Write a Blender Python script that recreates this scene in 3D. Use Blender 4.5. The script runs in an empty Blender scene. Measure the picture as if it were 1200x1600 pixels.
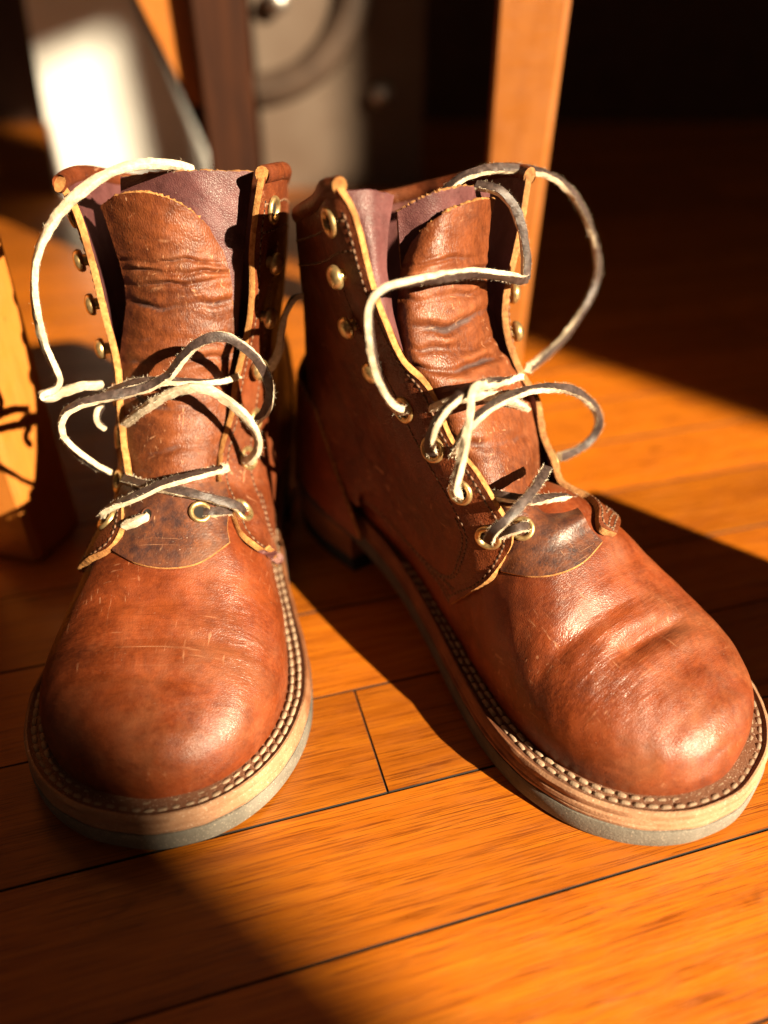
import bpy, math, random
import numpy as np
from mathutils import Vector
from mathutils.bvhtree import BVHTree

rnd = random.Random(7)
nrs = np.random.RandomState(11)
MM = 0.001
scene = bpy.context.scene
COL = scene.collection

# ------------------------------------------------------------------ camera
CAM_H, PITCH, FPX = 280.0, math.radians(36.0), 1200.0      # mm, rad, focal length in photo pixels
CP, SP = math.cos(PITCH), math.sin(PITCH)
cam_d = bpy.data.cameras.new('camera')
cam = bpy.data.objects.new('camera', cam_d)
COL.objects.link(cam)
cam.location = (0, 0, CAM_H * MM)
cam.rotation_euler = (math.pi / 2 - PITCH, 0, 0)
cam_d.sensor_fit = 'VERTICAL'
cam_d.sensor_height = 36.0
cam_d.lens = 36.0 * FPX / 1600.0
cam_d.clip_start = 0.01
cam_d.clip_end = 50
cam_d.dof.use_dof = True
cam_d.dof.focus_distance = 0.312
cam_d.dof.aperture_fstop = 2.8
scene.camera = cam

# ------------------------------------------------------------------ light
world = bpy.data.worlds.new('World')
scene.world = world
world.use_nodes = True
wbg = world.node_tree.nodes['Background']
wbg.inputs[0].default_value = (1.0, 0.60, 0.35, 1)
wbg.inputs[1].default_value = 0.068

AZ = Vector((0.77, -0.64, 0)).normalized()
ELEV = math.radians(27)
LDIR = Vector((AZ.x * math.cos(ELEV), AZ.y * math.cos(ELEV), math.sin(ELEV)))
LCEN = Vector((-0.02, 0.30, 0.08))
lamp_d = bpy.data.lights.new('low_sun_lamp', 'AREA')
lamp_d.shape = 'DISK'
lamp_d.size = 0.045
lamp_d.energy = 2250
lamp_d.color = (1.0, 0.82, 0.55)
lamp = bpy.data.objects.new('low_sun_lamp', lamp_d)
COL.objects.link(lamp)
lamp.location = LCEN + LDIR * 6.0
lamp.rotation_euler = LDIR.to_track_quat('Z', 'Y').to_euler()

scene.view_settings.view_transform = 'Standard'
scene.view_settings.look = 'None'
scene.view_settings.exposure = 0.0
scene.view_settings.gamma = 1.0
scene.render.engine = 'CYCLES'
scene.cycles.max_bounces = 8

# ------------------------------------------------------------------ helpers
def new_mesh(name, verts, faces, mats=(), mids=None, smooth=True, sharp=None, parent=None, attrs=None):
    me = bpy.data.meshes.new(name)
    me.from_pydata([tuple(v) for v in verts], [], [tuple(int(i) for i in f) for f in faces])
    for m in mats:
        me.materials.append(m)
    if mids is not None:
        me.polygons.foreach_set('material_index', np.asarray(mids, dtype=np.int32))
    me.polygons.foreach_set('use_smooth', np.full(len(me.polygons), bool(smooth)))
    if attrs:
        for k, a in attrs.items():
            at = me.attributes.new(k, 'FLOAT', 'POINT')
            at.data.foreach_set('value', np.asarray(a, dtype=np.float32))
    if sharp is not None:
        me.set_sharp_from_angle(angle=math.radians(sharp))
    me.update()
    ob = bpy.data.objects.new(name, me)
    COL.objects.link(ob)
    if parent is not None:
        ob.parent = parent
    return ob

def link_copy(src, parent, loc=None, rot=None, scale=None):
    o = src.copy()
    COL.objects.link(o)
    o.parent = parent
    if loc is not None: o.location = loc
    if rot is not None:
        o.rotation_mode = 'QUATERNION'; o.rotation_quaternion = rot
    if scale is not None: o.scale = scale
    return o

def tag(o, label=None, cat=None, group=None, kind=None):
    if label: o['label'] = label
    if cat: o['category'] = cat
    if group: o['group'] = group
    if kind: o['kind'] = kind
    return o

def empty(name, loc, rz=0.0):
    o = bpy.data.objects.new(name, None)
    COL.objects.link(o)
    o.empty_display_size = 0.02
    o.location = loc
    o.rotation_euler = (0, 0, rz)
    return o

def interp(x, pts):
    p = np.asarray(sorted(pts), dtype=float)
    return np.interp(x, p[:, 0], p[:, 1])

def smooth_interp(x, pts):
    """monotone-ish cubic (Catmull) interpolation of a table"""
    p = np.asarray(sorted(pts), dtype=float)
    X, Y = p[:, 0], p[:, 1]
    d = np.gradient(Y, X)
    x = np.clip(np.asarray(x, dtype=float), X[0], X[-1])
    i = np.clip(np.searchsorted(X, x) - 1, 0, len(X) - 2)
    h = X[i + 1] - X[i]
    t = (x - X[i]) / h
    return ((2*t**3 - 3*t**2 + 1) * Y[i] + (t**3 - 2*t**2 + t) * h * d[i]
            + (-2*t**3 + 3*t**2) * Y[i + 1] + (t**3 - t**2) * h * d[i + 1])

def catmull(P, n, closed=False):
    """dense resample of control points (m,k) into n points evenly in arc length"""
    P = np.asarray(P, dtype=float)
    m = len(P)
    if closed:
        Q = np.vstack([P[-1], P, P[0], P[1]])
        segs = m
    else:
        Q = np.vstack([2*P[0] - P[1], P, 2*P[-1] - P[-2]])
        segs = m - 1
    out = []
    K = 24
    for i in range(segs):
        p0, p1, p2, p3 = Q[i:i+4]
        t = np.linspace(0, 1, K, endpoint=False)[:, None]
        out.append(0.5*((2*p1) + (-p0 + p2)*t + (2*p0 - 5*p1 + 4*p2 - p3)*t**2 + (-p0 + 3*p1 - 3*p2 + p3)*t**3))
    out.append(Q[m if not closed else m + 1][None] if not closed else P[0][None])
    D = np.vstack(out)
    L = np.concatenate([[0], np.cumsum(np.linalg.norm(np.diff(D, axis=0), axis=1))])
    tt = np.linspace(0, L[-1], n, endpoint=not closed)
    return np.stack([np.interp(tt, L, D[:, k]) for k in range(D.shape[1])], 1)

def cr_matrix(m, n):
    """interpolation matrix n x m of uniform Catmull-Rom through m control values"""
    A = np.zeros((n, m))
    for r, x in enumerate(np.linspace(0, m - 1, n)):
        i = min(int(x), m - 2)
        t = x - i
        w = [-0.5*t + t*t - 0.5*t**3, 1 - 2.5*t*t + 1.5*t**3, 0.5*t + 2*t*t - 1.5*t**3, -0.5*t*t + 0.5*t**3]
        for k, wk in zip((i-1, i, i+1, i+2), w):
            if k < 0:
                A[r, 0] += 2*wk; A[r, 1] -= wk
            elif k > m - 1:
                A[r, m-1] += 2*wk; A[r, m-2] -= wk
            else:
                A[r, k] += wk
    return A

def bicubic(C, nu, nv):
    C = np.asarray(C, dtype=float)
    return np.einsum('ij,jkc,lk->ilc', cr_matrix(C.shape[0], nu), C, cr_matrix(C.shape[1], nv))

def grid_normals(G):
    du = np.gradient(G, axis=0)
    dv = np.gradient(G, axis=1)
    n = np.cross(du, dv)
    return n / np.maximum(np.linalg.norm(n, axis=2, keepdims=True), 1e-9)

def grid_faces(nu, nv, off=0, flip=False, wrap=False):
    F = []
    for i in range(nu - 1):
        for j in range(nv if wrap else nv - 1):
            a, b = off + i*nv + j, off + i*nv + (j+1) % nv
            c, d = a + nv, b + nv
            F.append((a, b, d, c) if flip else (a, c, d, b))
    return F

def slab(G, N, thick, round_edge=0.5):
    """thick sheet from outer grid G (mm), unit normals N pointing outwards; returns verts, faces, mids
    mids: 0 outer, 1 inner, 2 rim"""
    nu, nv = G.shape[:2]
    inner = G - N * thick
    V = np.vstack([G.reshape(-1, 3), inner.reshape(-1, 3)])
    n = nu*nv
    F = grid_faces(nu, nv)
    a, b, c = V[F[len(F)//2][0]], V[F[len(F)//2][1]], V[F[len(F)//2][2]]
    fn = np.cross(b - a, c - a)
    flip = np.dot(fn, N.reshape(-1, 3)[F[len(F)//2][0]]) < 0
    F = grid_faces(nu, nv, 0, flip)
    M = [0]*len(F)
    F2 = grid_faces(nu, nv, n, not flip)
    M += [1]*len(F2)
    ring = [(0, j) for j in range(nv)] + [(i, nv-1) for i in range(1, nu)] + [(nu-1, j) for j in range(nv-2, -1, -1)] + [(i, 0) for i in range(nu-2, 0, -1)]
    ids = [i*nv + j for i, j in ring]
    # rounded rim: extra mid loop pushed out a little
    P = V[ids]; Q = V[[k + n for k in ids]]
    # outward in-sheet direction
    ctr_i = [(min(max(i, 1), nu-2)) * nv + min(max(j, 1), nv-2) for i, j in ring]
    out = P - V[ctr_i]
    out /= np.maximum(np.linalg.norm(out, axis=1, keepdims=True), 1e-9)
    mid = (P + Q)/2 + out*thick*0.28*round_edge*2
    base = len(V)
    V = np.vstack([V, mid])
    R = len(ids)
    F3 = []
    for k in range(R):
        k2 = (k+1) % R
        F3.append((ids[k], ids[k2], base + k2, base + k) if flip else (ids[k], base + k, base + k2, ids[k2]))
        F3.append((base + k, base + k2, ids[k2] + n, ids[k] + n) if flip else (base + k, ids[k] + n, ids[k2] + n, base + k2))
    M += [2]*len(F3)
    return V, F + F2 + F3, M

def cam_ray(px, py):
    """world ray (mm) through a photo pixel"""
    x, y = (px - 600.0)/FPX, (py - 800.0)/FPX
    d = np.array([x, CP - y*SP, -SP - y*CP])
    return np.array([0, 0, CAM_H]), d

def vnoise(P, scale, seed=0):
    """cheap smooth pseudo noise, about -1..1"""
    r = np.random.RandomState(seed)
    out = 0
    for k in range(5):
        w = r.normal(size=3)*scale*(1 + 0.5*k)
        out = out + np.sin(P @ w + r.uniform(0, 6.28)) / (1 + 0.5*k)
    return out / 2.2

# ------------------------------------------------------------------ materials
class Mat:
    def __init__(self, name):
        self.m = bpy.data.materials.new(name)
        self.m.use_nodes = True
        self.t = self.m.node_tree
        self.b = self.t.nodes['Principled BSDF']
        self.co = None
    def n(self, kind, **kw):
        nd = self.t.nodes.new(kind)
        for k, v in kw.items():
            if hasattr(nd, k) and k not in nd.inputs:
                setattr(nd, k, v)
            else:
                nd.inputs[k.replace('_', ' ')].default_value = v
        return nd
    def l(self, a, b):
        self.t.links.new(a, b)
    def obj(self, scale=(1, 1, 1), rot=(0, 0, 0)):
        if self.co is None:
            self.co = self.n('ShaderNodeTexCoord')
        mp = self.n('ShaderNodeMapping')
        mp.inputs['Scale'].default_value = scale
        mp.inputs['Rotation'].default_value = rot
        self.l(self.co.outputs['Object'], mp.inputs['Vector'])
        return mp.outputs[0]
    def noise(self, vec, scale, detail=4, rough=0.55, dist=0.0):
        nd = self.n('ShaderNodeTexNoise')
        nd.inputs['Scale'].default_value = scale
        nd.inputs['Detail'].default_value = detail
        nd.inputs['Roughness'].default_value = rough
        nd.inputs['Distortion'].default_value = dist
        self.l(vec, nd.inputs['Vector'])
        return nd.outputs['Fac']
    def voro(self, vec, scale, feature='F1', rnd_=1.0):
        nd = self.n('ShaderNodeTexVoronoi')
        nd.feature = feature
        nd.inputs['Scale'].default_value = scale
        nd.inputs['Randomness'].default_value = rnd_
        self.l(vec, nd.inputs['Vector'])
        return nd.outputs['Distance']
    def ramp(self, fac, stops, interp='LINEAR'):
        nd = self.n('ShaderNodeValToRGB')
        cr = nd.color_ramp
        cr.interpolation = interp
        while len(cr.elements) < len(stops):
            cr.elements.new(0.5)
        for e, (p, c) in zip(cr.elements, stops):
            e.position = p
            e.color = tuple(c) + (1,) if len(c) == 3 else c
        self.l(fac, nd.inputs[0])
        return nd.outputs[0]
    def mix(self, fac, a, b, mode='MIX'):
        nd = self.n('ShaderNodeMix', data_type='RGBA', blend_type=mode)
        for sock, v in ((nd.inputs[0], fac), (nd.inputs[6], a), (nd.inputs[7], b)):
            if isinstance(v, (int, float)): sock.default_value = v
            elif isinstance(v, tuple): sock.default_value = v + (1,) if len(v) == 3 else v
            else: self.l(v, sock)
        return nd.outputs[2]
    def math(self, op, a, b=None, clamp=False):
        nd = self.n('ShaderNodeMath', operation=op)
        nd.use_clamp = clamp
        for sock, v in zip(nd.inputs, (a, b)):
            if v is None: continue
            if isinstance(v, (int, float)): sock.default_value = v
            else: self.l(v, sock)
        return nd.outputs[0]
    def attr(self, name):
        nd = self.n('ShaderNodeAttribute')
        nd.attribute_name = name
        return nd.outputs['Fac']
    def bump(self, h, strength, dist, prev=None):
        nd = self.n('ShaderNodeBump')
        nd.inputs['Strength'].default_value = strength
        nd.inputs['Distance'].default_value = dist
        self.l(h, nd.inputs['Height'])
        if prev is not None: self.l(prev, nd.inputs['Normal'])
        return nd.outputs[0]
    def fin(self, color=None, rough=None, normal=None, **kw):
        for sock, v in (('Base Color', color), ('Roughness', rough), ('Normal', normal)):
            if v is None: continue
            if isinstance(v, (int, float)): self.b.inputs[sock].default_value = v
            elif isinstance(v, tuple): self.b.inputs[sock].default_value = v + (1,)
            else: self.l(v, self.b.inputs[sock])
        for k, v in kw.items():
            self.b.inputs[k.replace('_', ' ')].default_value = v
        return self.m

def leather(name, c_lo, c_mid, c_hi, rough=0.42, grain=900, grain_s=0.55, scratch=0.5, dust=0.3, stretch=(1, 1, 1), wear=False, crackle=0.0, lump=0.25, spec=0.38, scuff=0.35, flex=False):
    M = Mat(name)
    v = M.obj()
    vs = M.obj(scale=stretch)
    big = M.noise(v, 28, 5, 0.6, 0.6)
    col = M.ramp(big, [(0.30, c_lo), (0.52, c_mid), (0.75, c_hi)])
    fine = M.noise(vs, grain*0.45, 4, 0.6)
    col = M.mix(M.ramp(fine, [(0.35, (0, 0, 0)), (0.7, (0.55, 0.55, 0.55))]), col, c_hi, 'MIX')
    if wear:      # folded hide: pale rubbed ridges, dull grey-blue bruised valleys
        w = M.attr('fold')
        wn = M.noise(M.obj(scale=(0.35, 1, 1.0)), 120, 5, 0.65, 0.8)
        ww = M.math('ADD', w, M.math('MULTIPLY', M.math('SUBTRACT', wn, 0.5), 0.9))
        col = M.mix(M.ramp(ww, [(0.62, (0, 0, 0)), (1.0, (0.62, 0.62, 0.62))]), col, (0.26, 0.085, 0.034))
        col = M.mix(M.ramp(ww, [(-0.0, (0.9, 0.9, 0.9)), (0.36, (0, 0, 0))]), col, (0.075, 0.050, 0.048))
    mot = M.noise(v, 75, 5, 0.7, 0.8)
    col = M.mix(M.ramp(mot, [(0.42, (0, 0, 0)), (0.72, (0.55, 0.55, 0.55))]), col, tuple(x*0.45 for x in c_lo))
    scf = M.noise(M.obj(scale=(1, 0.8, 1)), 19, 6, 0.72, 0.3)
    col = M.mix(M.ramp(scf, [(0.52, (0, 0, 0)), (0.78, (scuff, scuff, scuff))]), col, (0.40, 0.17, 0.085))
    # scratches
    s1 = M.noise(M.obj(scale=(1, 0.035, 0.3), rot=(0.3, 0.2, 0.55)), 900, 2, 0.5, 0.2)
    s2 = M.noise(M.obj(scale=(0.03, 1, 0.4), rot=(0.1, 0.4, -0.5)), 800, 2, 0.5, 0.2)
    gate = M.ramp(M.noise(v, 40, 2), [(0.5, (0, 0, 0)), (0.62, (1, 1, 1))])
    sc = M.math('MAXIMUM', M.ramp(s1, [(0.66, (0, 0, 0)), (0.72, (1, 1, 1))]), M.ramp(s2, [(0.66, (0, 0, 0)), (0.72, (1, 1, 1))]))
    sc = M.math('MULTIPLY', M.math('MULTIPLY', sc, gate), scratch)
    col = M.mix(sc, col, (0.52, 0.27, 0.15))
    # dust specks
    dn = M.noise(v, 1500, 1, 0.5)
    dg = M.ramp(M.noise(v, 60, 3), [(0.45, (0, 0, 0)), (0.7, (1, 1, 1))])
    du = M.math('MULTIPLY', M.math('MULTIPLY', M.ramp(dn, [(0.74, (0, 0, 0)), (0.78, (1, 1, 1))]), dg), dust)
    col = M.mix(du, col, (0.7, 0.55, 0.42))
    g = M.voro(vs, grain, 'DISTANCE_TO_EDGE')
    gh = M.ramp(g, [(0.0, (0, 0, 0)), (0.28, (1, 1, 1))])
    gg = M.math('ADD', M.math('MULTIPLY', gh, 0.6), M.math('MULTIPLY', fine, 0.9))
    nrm = M.bump(gg, grain_s, 0.00035)
    if crackle:
        cr = M.math('ABSOLUTE', M.math('SUBTRACT', M.noise(M.obj(scale=(1, 1, 0.8)), 260, 5, 0.62, 0.6), 0.5))
        crn = M.noise(v, 90, 3)
        crh = M.math('MULTIPLY', M.ramp(cr, [(0.0, (1, 1, 1)), (0.016, (0, 0, 0))]), M.ramp(crn, [(0.45, (0, 0, 0)), (0.6, (1, 1, 1))]))
        col = M.mix(M.math('MULTIPLY', crh, crackle), col, c_hi)
    med = M.noise(v, 160, 4, 0.6)
    nrm = M.bump(med, lump, 0.0012, nrm)
    if wear:
        wr = M.noise(M.obj(scale=(0.16, 0.9, 1.0)), 330, 4, 0.6, 0.5)
        nrm = M.bump(wr, 0.3, 0.0011, nrm)
    if flex:      # fine walking wrinkles across the flex zone, rubbed dusty toe
        fx, tw_ = M.attr('flex'), M.attr('toe')
        w1 = M.noise(M.obj(scale=(0.14, 1.0, 0.6), rot=(0, 0, 0.12)), 330, 4, 0.6, 0.5)
        w2 = M.noise(M.obj(scale=(0.10, 1.0, 0.6), rot=(0, 0, -0.1)), 120, 4, 0.6, 0.4)
        nrm = M.bump(M.math('MULTIPLY', w1, fx), 0.45, 0.0010, nrm)
        nrm = M.bump(M.math('MULTIPLY', w2, fx), 0.2, 0.0026, nrm)
        dl = M.math('ABSOLUTE', M.math('SUBTRACT', w2, 0.5))
        col = M.mix(M.math('MULTIPLY', M.ramp(dl, [(0.0, (0.14, 0.14, 0.14)), (0.03, (0, 0, 0))]), fx), col, tuple(x*0.5 for x in c_lo))
        rub = M.ramp(M.noise(v, 42, 6, 0.75, 0.4), [(0.44, (0, 0, 0)), (0.74, (0.38, 0.38, 0.38))])
        col = M.mix(M.math('MULTIPLY', rub, tw_), col, (0.30, 0.115, 0.05))
    rr = M.ramp(M.noise(v, 55, 4, 0.6), [(0.3, (rough-0.09,)*3), (0.7, (rough+0.12,)*3)])
    return M.fin(col, rr, nrm, Specular_IOR_Level=spec)

MAT = {}
MAT['vamp'] = leather('vamp_leather', (0.080, 0.0135, 0.0034), (0.135, 0.0245, 0.0058), (0.215, 0.046, 0.0115), rough=0.40, spec=0.42, grain=1200, grain_s=0.26, scuff=0.28, scratch=0.3, flex=True, lump=0.12, stretch=(0.7, 1.25, 1.1))
MAT['quarter'] = leather('quarter_leather', (0.060, 0.0125, 0.0042), (0.105, 0.0215, 0.0066), (0.19, 0.047, 0.014), rough=0.42, grain=800, grain_s=0.6, crackle=0.35)
MAT['tongue'] = leather('tongue_leather', (0.056, 0.0130, 0.005), (0.108, 0.0260, 0.0080), (0.21, 0.058, 0.017), rough=0.46, spec=0.3, grain=800, grain_s=0.4, wear=True, stretch=(1.3, 1, 0.6), crackle=0.45)
MAT['base'] = leather('tongue_base_leather', (0.034, 0.015, 0.014), (0.068, 0.023, 0.015), (0.20, 0.058, 0.018), rough=0.45, grain=620, grain_s=0.25, crackle=0.6, dust=0.6, lump=0.1)
MAT['plum'] = leather('plum_lining_leather', (0.065, 0.021, 0.022), (0.095, 0.031, 0.032), (0.14, 0.055, 0.054), rough=0.45, grain=1300, grain_s=0.4, scratch=0.1, dust=0.3)

def tan_edge(name, c1, c2):
    M = Mat(name)
    v = M.obj()
    col = M.ramp(M.noise(v, 500, 4, 0.7), [(0.3, c1), (0.7, c2)])
    col = M.mix(M.ramp(M.noise(v, 70, 4, 0.65), [(0.5, (0, 0, 0)), (0.68, (0.7, 0.7, 0.7))]), col, tuple(x*0.55 for x in c1))
    nrm = M.bump(M.noise(v, 1600, 3, 0.7), 0.7, 0.0005)
    return M.fin(col, 0.85, nrm, Specular_IOR_Level=0.2)
MAT['cut'] = tan_edge('cut_leather_edge', (0.24, 0.09, 0.026), (0.54, 0.27, 0.09))
MAT['cutdark'] = tan_edge('stained_shaded_cut_edge', (0.16, 0.065, 0.022), (0.42, 0.2, 0.075))  # stained edges, and the shade painted on one flap rim
MAT['lacepale'] = tan_edge('lace_suede', (0.44, 0.34, 0.23), (0.68, 0.57, 0.43))
MAT['fuzz'] = tan_edge('lace_fibre', (0.7, 0.58, 0.42), (0.85, 0.75, 0.6))

M = Mat('lace_grain')
v = M.obj()
col = M.ramp(M.noise(v, 420, 4, 0.7), [(0.35, (0.018, 0.010, 0.009)), (0.7, (0.075, 0.048, 0.042))])
MAT['lacedark'] = M.fin(col, 0.5, M.bump(M.noise(v, 1500, 3), 0.5, 0.0004))

def metal(name, c, r, met=1.0):
    M = Mat(name)
    v = M.obj()
    col = M.ramp(M.noise(v, 500, 3), [(0.3, tuple(x*0.6 for x in c)), (0.65, c)])
    rr = M.ramp(M.noise(v, 700, 4), [(0.3, (r-0.08,)*3), (0.7, (r+0.12,)*3)])
    return M.fin(col, rr, M.bump(M.noise(v, 400, 3), 0.15, 0.0005), Metallic=met)
MAT['brass'] = metal('aged_brass', (0.66, 0.46, 0.21), 0.36, 0.85)

M = Mat('dark_hole'); MAT['hole'] = M.fin((0.006, 0.004, 0.003), 0.9)

M = Mat('seam_thread')
MAT['thread'] = M.fin(M.ramp(M.noise(M.obj(), 900, 2), [(0.3, (0.06, 0.027, 0.014)), (0.75, (0.22, 0.11, 0.055))]), 0.6)
M = Mat('welt_thread')
v = M.obj()
MAT['wthread'] = M.fin(M.ramp(M.noise(v, 60, 3), [(0.35, (0.12, 0.06, 0.033)), (0.68, (0.45, 0.33, 0.22))]), 0.7,
                       M.bump(M.noise(v, 1800, 2), 0.6, 0.0004))

def sole_mat(name, c1, c2, dustc, lam, rough):
    M = Mat(name)
    v = M.obj()
    col = M.ramp(M.noise(v, 90, 5, 0.65), [(0.3, c1), (0.72, c2)])
    lay = M.noise(M.obj(scale=(0.05, 0.05, 1)), lam, 3, 0.6)
    col = M.mix(M.ramp(lay, [(0.35, (0, 0, 0)), (0.75, (0.45, 0.45, 0.45))]), col, c1, 'MIX')
    dn = M.noise(v, 60, 5, 0.7)
    dm = M.ramp(M.math('ADD', M.math('MULTIPLY', dn, 0.55), M.math('MULTIPLY', M.attr('dust'), 0.52)), [(0.46, (0, 0, 0)), (0.84, (0.8, 0.8, 0.8))])
    col = M.mix(dm, col, dustc)
    sp = M.ramp(M.noise(v, 1400, 2, 0.6), [(0.62, (0, 0, 0)), (0.70, (0.7, 0.7, 0.7))])
    col = M.mix(M.math('MULTIPLY', sp, dm), col, (0.75, 0.6, 0.47))
    nrm = M.bump(M.noise(v, 900, 4, 0.7), 0.6, 0.0006)
    nrm = M.bump(lay, 0.35, 0.001, nrm)
    return M.fin(col, rough, nrm, Specular_IOR_Level=0.3)
MAT['rubber'] = sole_mat('grey_rubber', (0.035, 0.031, 0.027), (0.075, 0.068, 0.058), (0.20, 0.182, 0.152), 260, 0.7)
MAT['midsole'] = sole_mat('midsole_leather', (0.085, 0.026, 0.009), (0.20, 0.075, 0.027), (0.42, 0.235, 0.135), 420, 0.7)
MAT['welt'] = sole_mat('welt_leather', (0.055, 0.019, 0.009), (0.115, 0.04, 0.018), (0.17, 0.075, 0.042), 300, 0.55)
MAT['heelstack'] = sole_mat('stacked_heel_leather', (0.12, 0.04, 0.015), (0.26, 0.095, 0.035), (0.3, 0.15, 0.08), 500, 0.5)
MAT['blackrubber'] = sole_mat('black_rubber', (0.014, 0.013, 0.012), (0.03, 0.028, 0.025), (0.06, 0.05, 0.042), 260, 0.7)

def wood(name, c_dark, c_mid, c_lite, rough, axis_scale=(1, 14, 14), s=9, coat=0.0, rot=(0, 0, 0), use_rand=True, fleck=1.0):
    M = Mat(name)
    if M.co is None: M.co = M.n('ShaderNodeTexCoord')
    info = M.n('ShaderNodeObjectInfo')
    offs = M.n('ShaderNodeVectorMath', operation='SCALE')
    cmb = M.n('ShaderNodeCombineXYZ')
    r1 = M.math('MULTIPLY', info.outputs['Random'], 37.0)
    M.l(r1, cmb.inputs[0]); M.l(M.math('MULTIPLY', info.outputs['Random'], 91.0), cmb.inputs[1]); M.l(r1, cmb.inputs[2])
    add = M.n('ShaderNodeVectorMath', operation='ADD')
    M.l(M.co.outputs['Object'], add.inputs[0]); M.l(cmb.outputs[0], add.inputs[1])
    def mapped(scale):
        mp = M.n('ShaderNodeMapping'); mp.inputs['Scale'].default_value = scale; mp.inputs['Rotation'].default_value = rot
        M.l(add.outputs[0], mp.inputs['Vector']); return mp.outputs[0]
    v1 = mapped(axis_scale)
    big = M.noise(v1, s, 3, 0.5, 0.6)
    st = M.noise(mapped((1.1*axis_scale[0], 5*axis_scale[1], 5*axis_scale[2])), s*0.9, 4, 0.65, 0.25)
    f = M.math('ADD', M.math('MULTIPLY', big, 0.55), M.math('MULTIPLY', st, 0.45))
    col = M.ramp(f, [(0.26, c_dark), (0.5, c_mid), (0.76, c_lite)])
    # open-pore flecks of oak
    pore = M.noise(mapped((4.5, 300, 300)), 8, 2, 0.5, 0.1)
    gate = M.ramp(M.noise(mapped((2.5, 22, 22)), 6, 3, 0.6, 0.8), [(0.30, (0.25, 0.25, 0.25)), (0.62, (1, 1, 1))])
    pm = M.math('MULTIPLY', M.ramp(pore, [(0.525, (0, 0, 0)), (0.575, (1, 1, 1))]), gate)
    col = M.mix(M.math('MULTIPLY', pm, 0.72*fleck), col, (c_dark[0]*0.42, c_dark[1]*0.26, c_dark[2]*0.3))
    if use_rand:
        hs = M.n('ShaderNodeHueSaturation')
        M.l(M.math('ADD', M.math('MULTIPLY', info.outputs['Random'], 0.5), 0.74), hs.inputs['Value'])
        M.l(col, hs.inputs['Color']); col = hs.outputs['Color']
    stain = M.ramp(M.noise(mapped((18, 30, 30)), 1.6, 3, 0.5), [(0.69, (0, 0, 0)), (0.76, (0.6, 0.6, 0.6))])
    col = M.mix(stain, col, tuple(x*0.35 for x in c_dark))
    nrm = M.bump(pm, 0.28, -0.0006)
    nrm = M.bump(M.noise(mapped((3, 8, 8)), 4, 3), 0.18, 0.004, nrm)
    rr = M.ramp(M.noise(mapped((20, 40, 40)), 3, 4, 0.6), [(0.3, (rough-0.07,)*3), (0.7, (rough+0.13,)*3)])
    return M.fin(col, rr, nrm, Coat_Weight=coat, Coat_Roughness=0.25)
MAT['oak'] = wood('oak_floor', (0.22, 0.050, 0.0028), (0.37, 0.100, 0.0052), (0.48, 0.152, 0.0085), 0.34, coat=0.2)
MAT['chairwood'] = wood('chair_wood', (0.28, 0.085, 0.012), (0.36, 0.118, 0.018), (0.40, 0.14, 0.024), 0.42, axis_scale=(14, 14, 1), coat=0.15, fleck=0.15)
M = Mat('dark_subfloor'); MAT['subfloor'] = M.fin((0.008, 0.005, 0.003), 0.95)

# ------------------------------------------------------------------ floor of oak strips
def floor_point(px, py):
    o, d = cam_ray(px, py)
    return (o + d * (o[2] / -d[2]))[:2]

FLOOR_ANG = math.radians(16.0)
FE = np.array([math.cos(FLOOR_ANG), math.sin(FLOOR_ANG)])      # along the strips
FN = np.array([-math.sin(FLOOR_ANG), math.cos(FLOOR_ANG)])     # across, away from the camera
BW = 57.0
seam0 = float(floor_point(605, 1239) @ FN)                     # a seam in view
joint0 = float(floor_point(578, 1152) @ FE)                    # the butt joint in view

floor = new_mesh('floor', [(-3, -1.5, -0.012), (3, -1.5, -0.012), (3, 4, -0.012), (-3, 4, -0.012)], [(0, 1, 2, 3)], [MAT['subfloor']], smooth=False)
tag(floor, kind='structure')

def plank_mesh(length, width):
    """strip with eased edges; origin at its centre, top at z=0, long axis x (m)"""
    l, w, b, t = length/2, width/2, 0.0003, 0.010
    prof = [(-w, -t), (-w, -b*1.2), (-w + b, 0), (w - b, 0), (w, -b*1.2), (w, -t)]
    V, F = [], []
    xs = [(-l, -b*1.2), (-l + b, 0), (l - b, 0), (l, -b*1.2)]
    for x, dz in xs:
        for y, z in prof:
            V.append((x, y, z + (dz if z > -t else 0)))
    n = len(prof)
    for i in range(len(xs) - 1):
        for j in range(n - 1):
            F.append((i*n + j, (i+1)*n + j, (i+1)*n + j + 1, i*n + j + 1))
    F.append(tuple(range(n))); F.append(tuple(range(len(V)-1, len(V)-n-1, -1)))
    return V, F, [0 if (len(f) == 4 and all(V[i][2] > -1e-5 for i in f)) else 1 for f in F]

for row in range(-7, 34):
    n0 = seam0 + row*BW
    # row 0 lies just beyond the seam: it holds the butt joint in view
    if row == 0:
        cuts = [joint0 - 2300, joint0 - 900, joint0, joint0 + 1000, joint0 + 2300]
    else:
        r = random.Random(100 + row)
        a = r.uniform(-1500, -1250)
        if row in (-1, -2): a = -1400
        cuts = [a, a + r.uniform(800, 1050) if row not in (-1, -2) else -620 - 90*row, 560 + r.uniform(-60, 380), 2300]
        if row == -1: cuts[1] = -700
    cuts = [cuts[0] - 1300] + cuts
    for a, b in zip(cuts[:-1], cuts[1:]):
        gap = rnd.uniform(0.3, 0.5)
        V, F, Mi_ = plank_mesh((b - a - gap)*MM, (BW - gap*1.5)*MM)
        o = new_mesh('plank', V, F, [MAT['oak'], MAT['subfloor']], Mi_, smooth=False, parent=floor)
        c = FE*(a + b)/2 + FN*(n0 + BW/2)
        o.location = (c[0]*MM, c[1]*MM, rnd.uniform(-0.00025, 0.0))
        o.rotation_euler = (rnd.uniform(-0.002, 0.002), 0, FLOOR_ANG)

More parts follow.
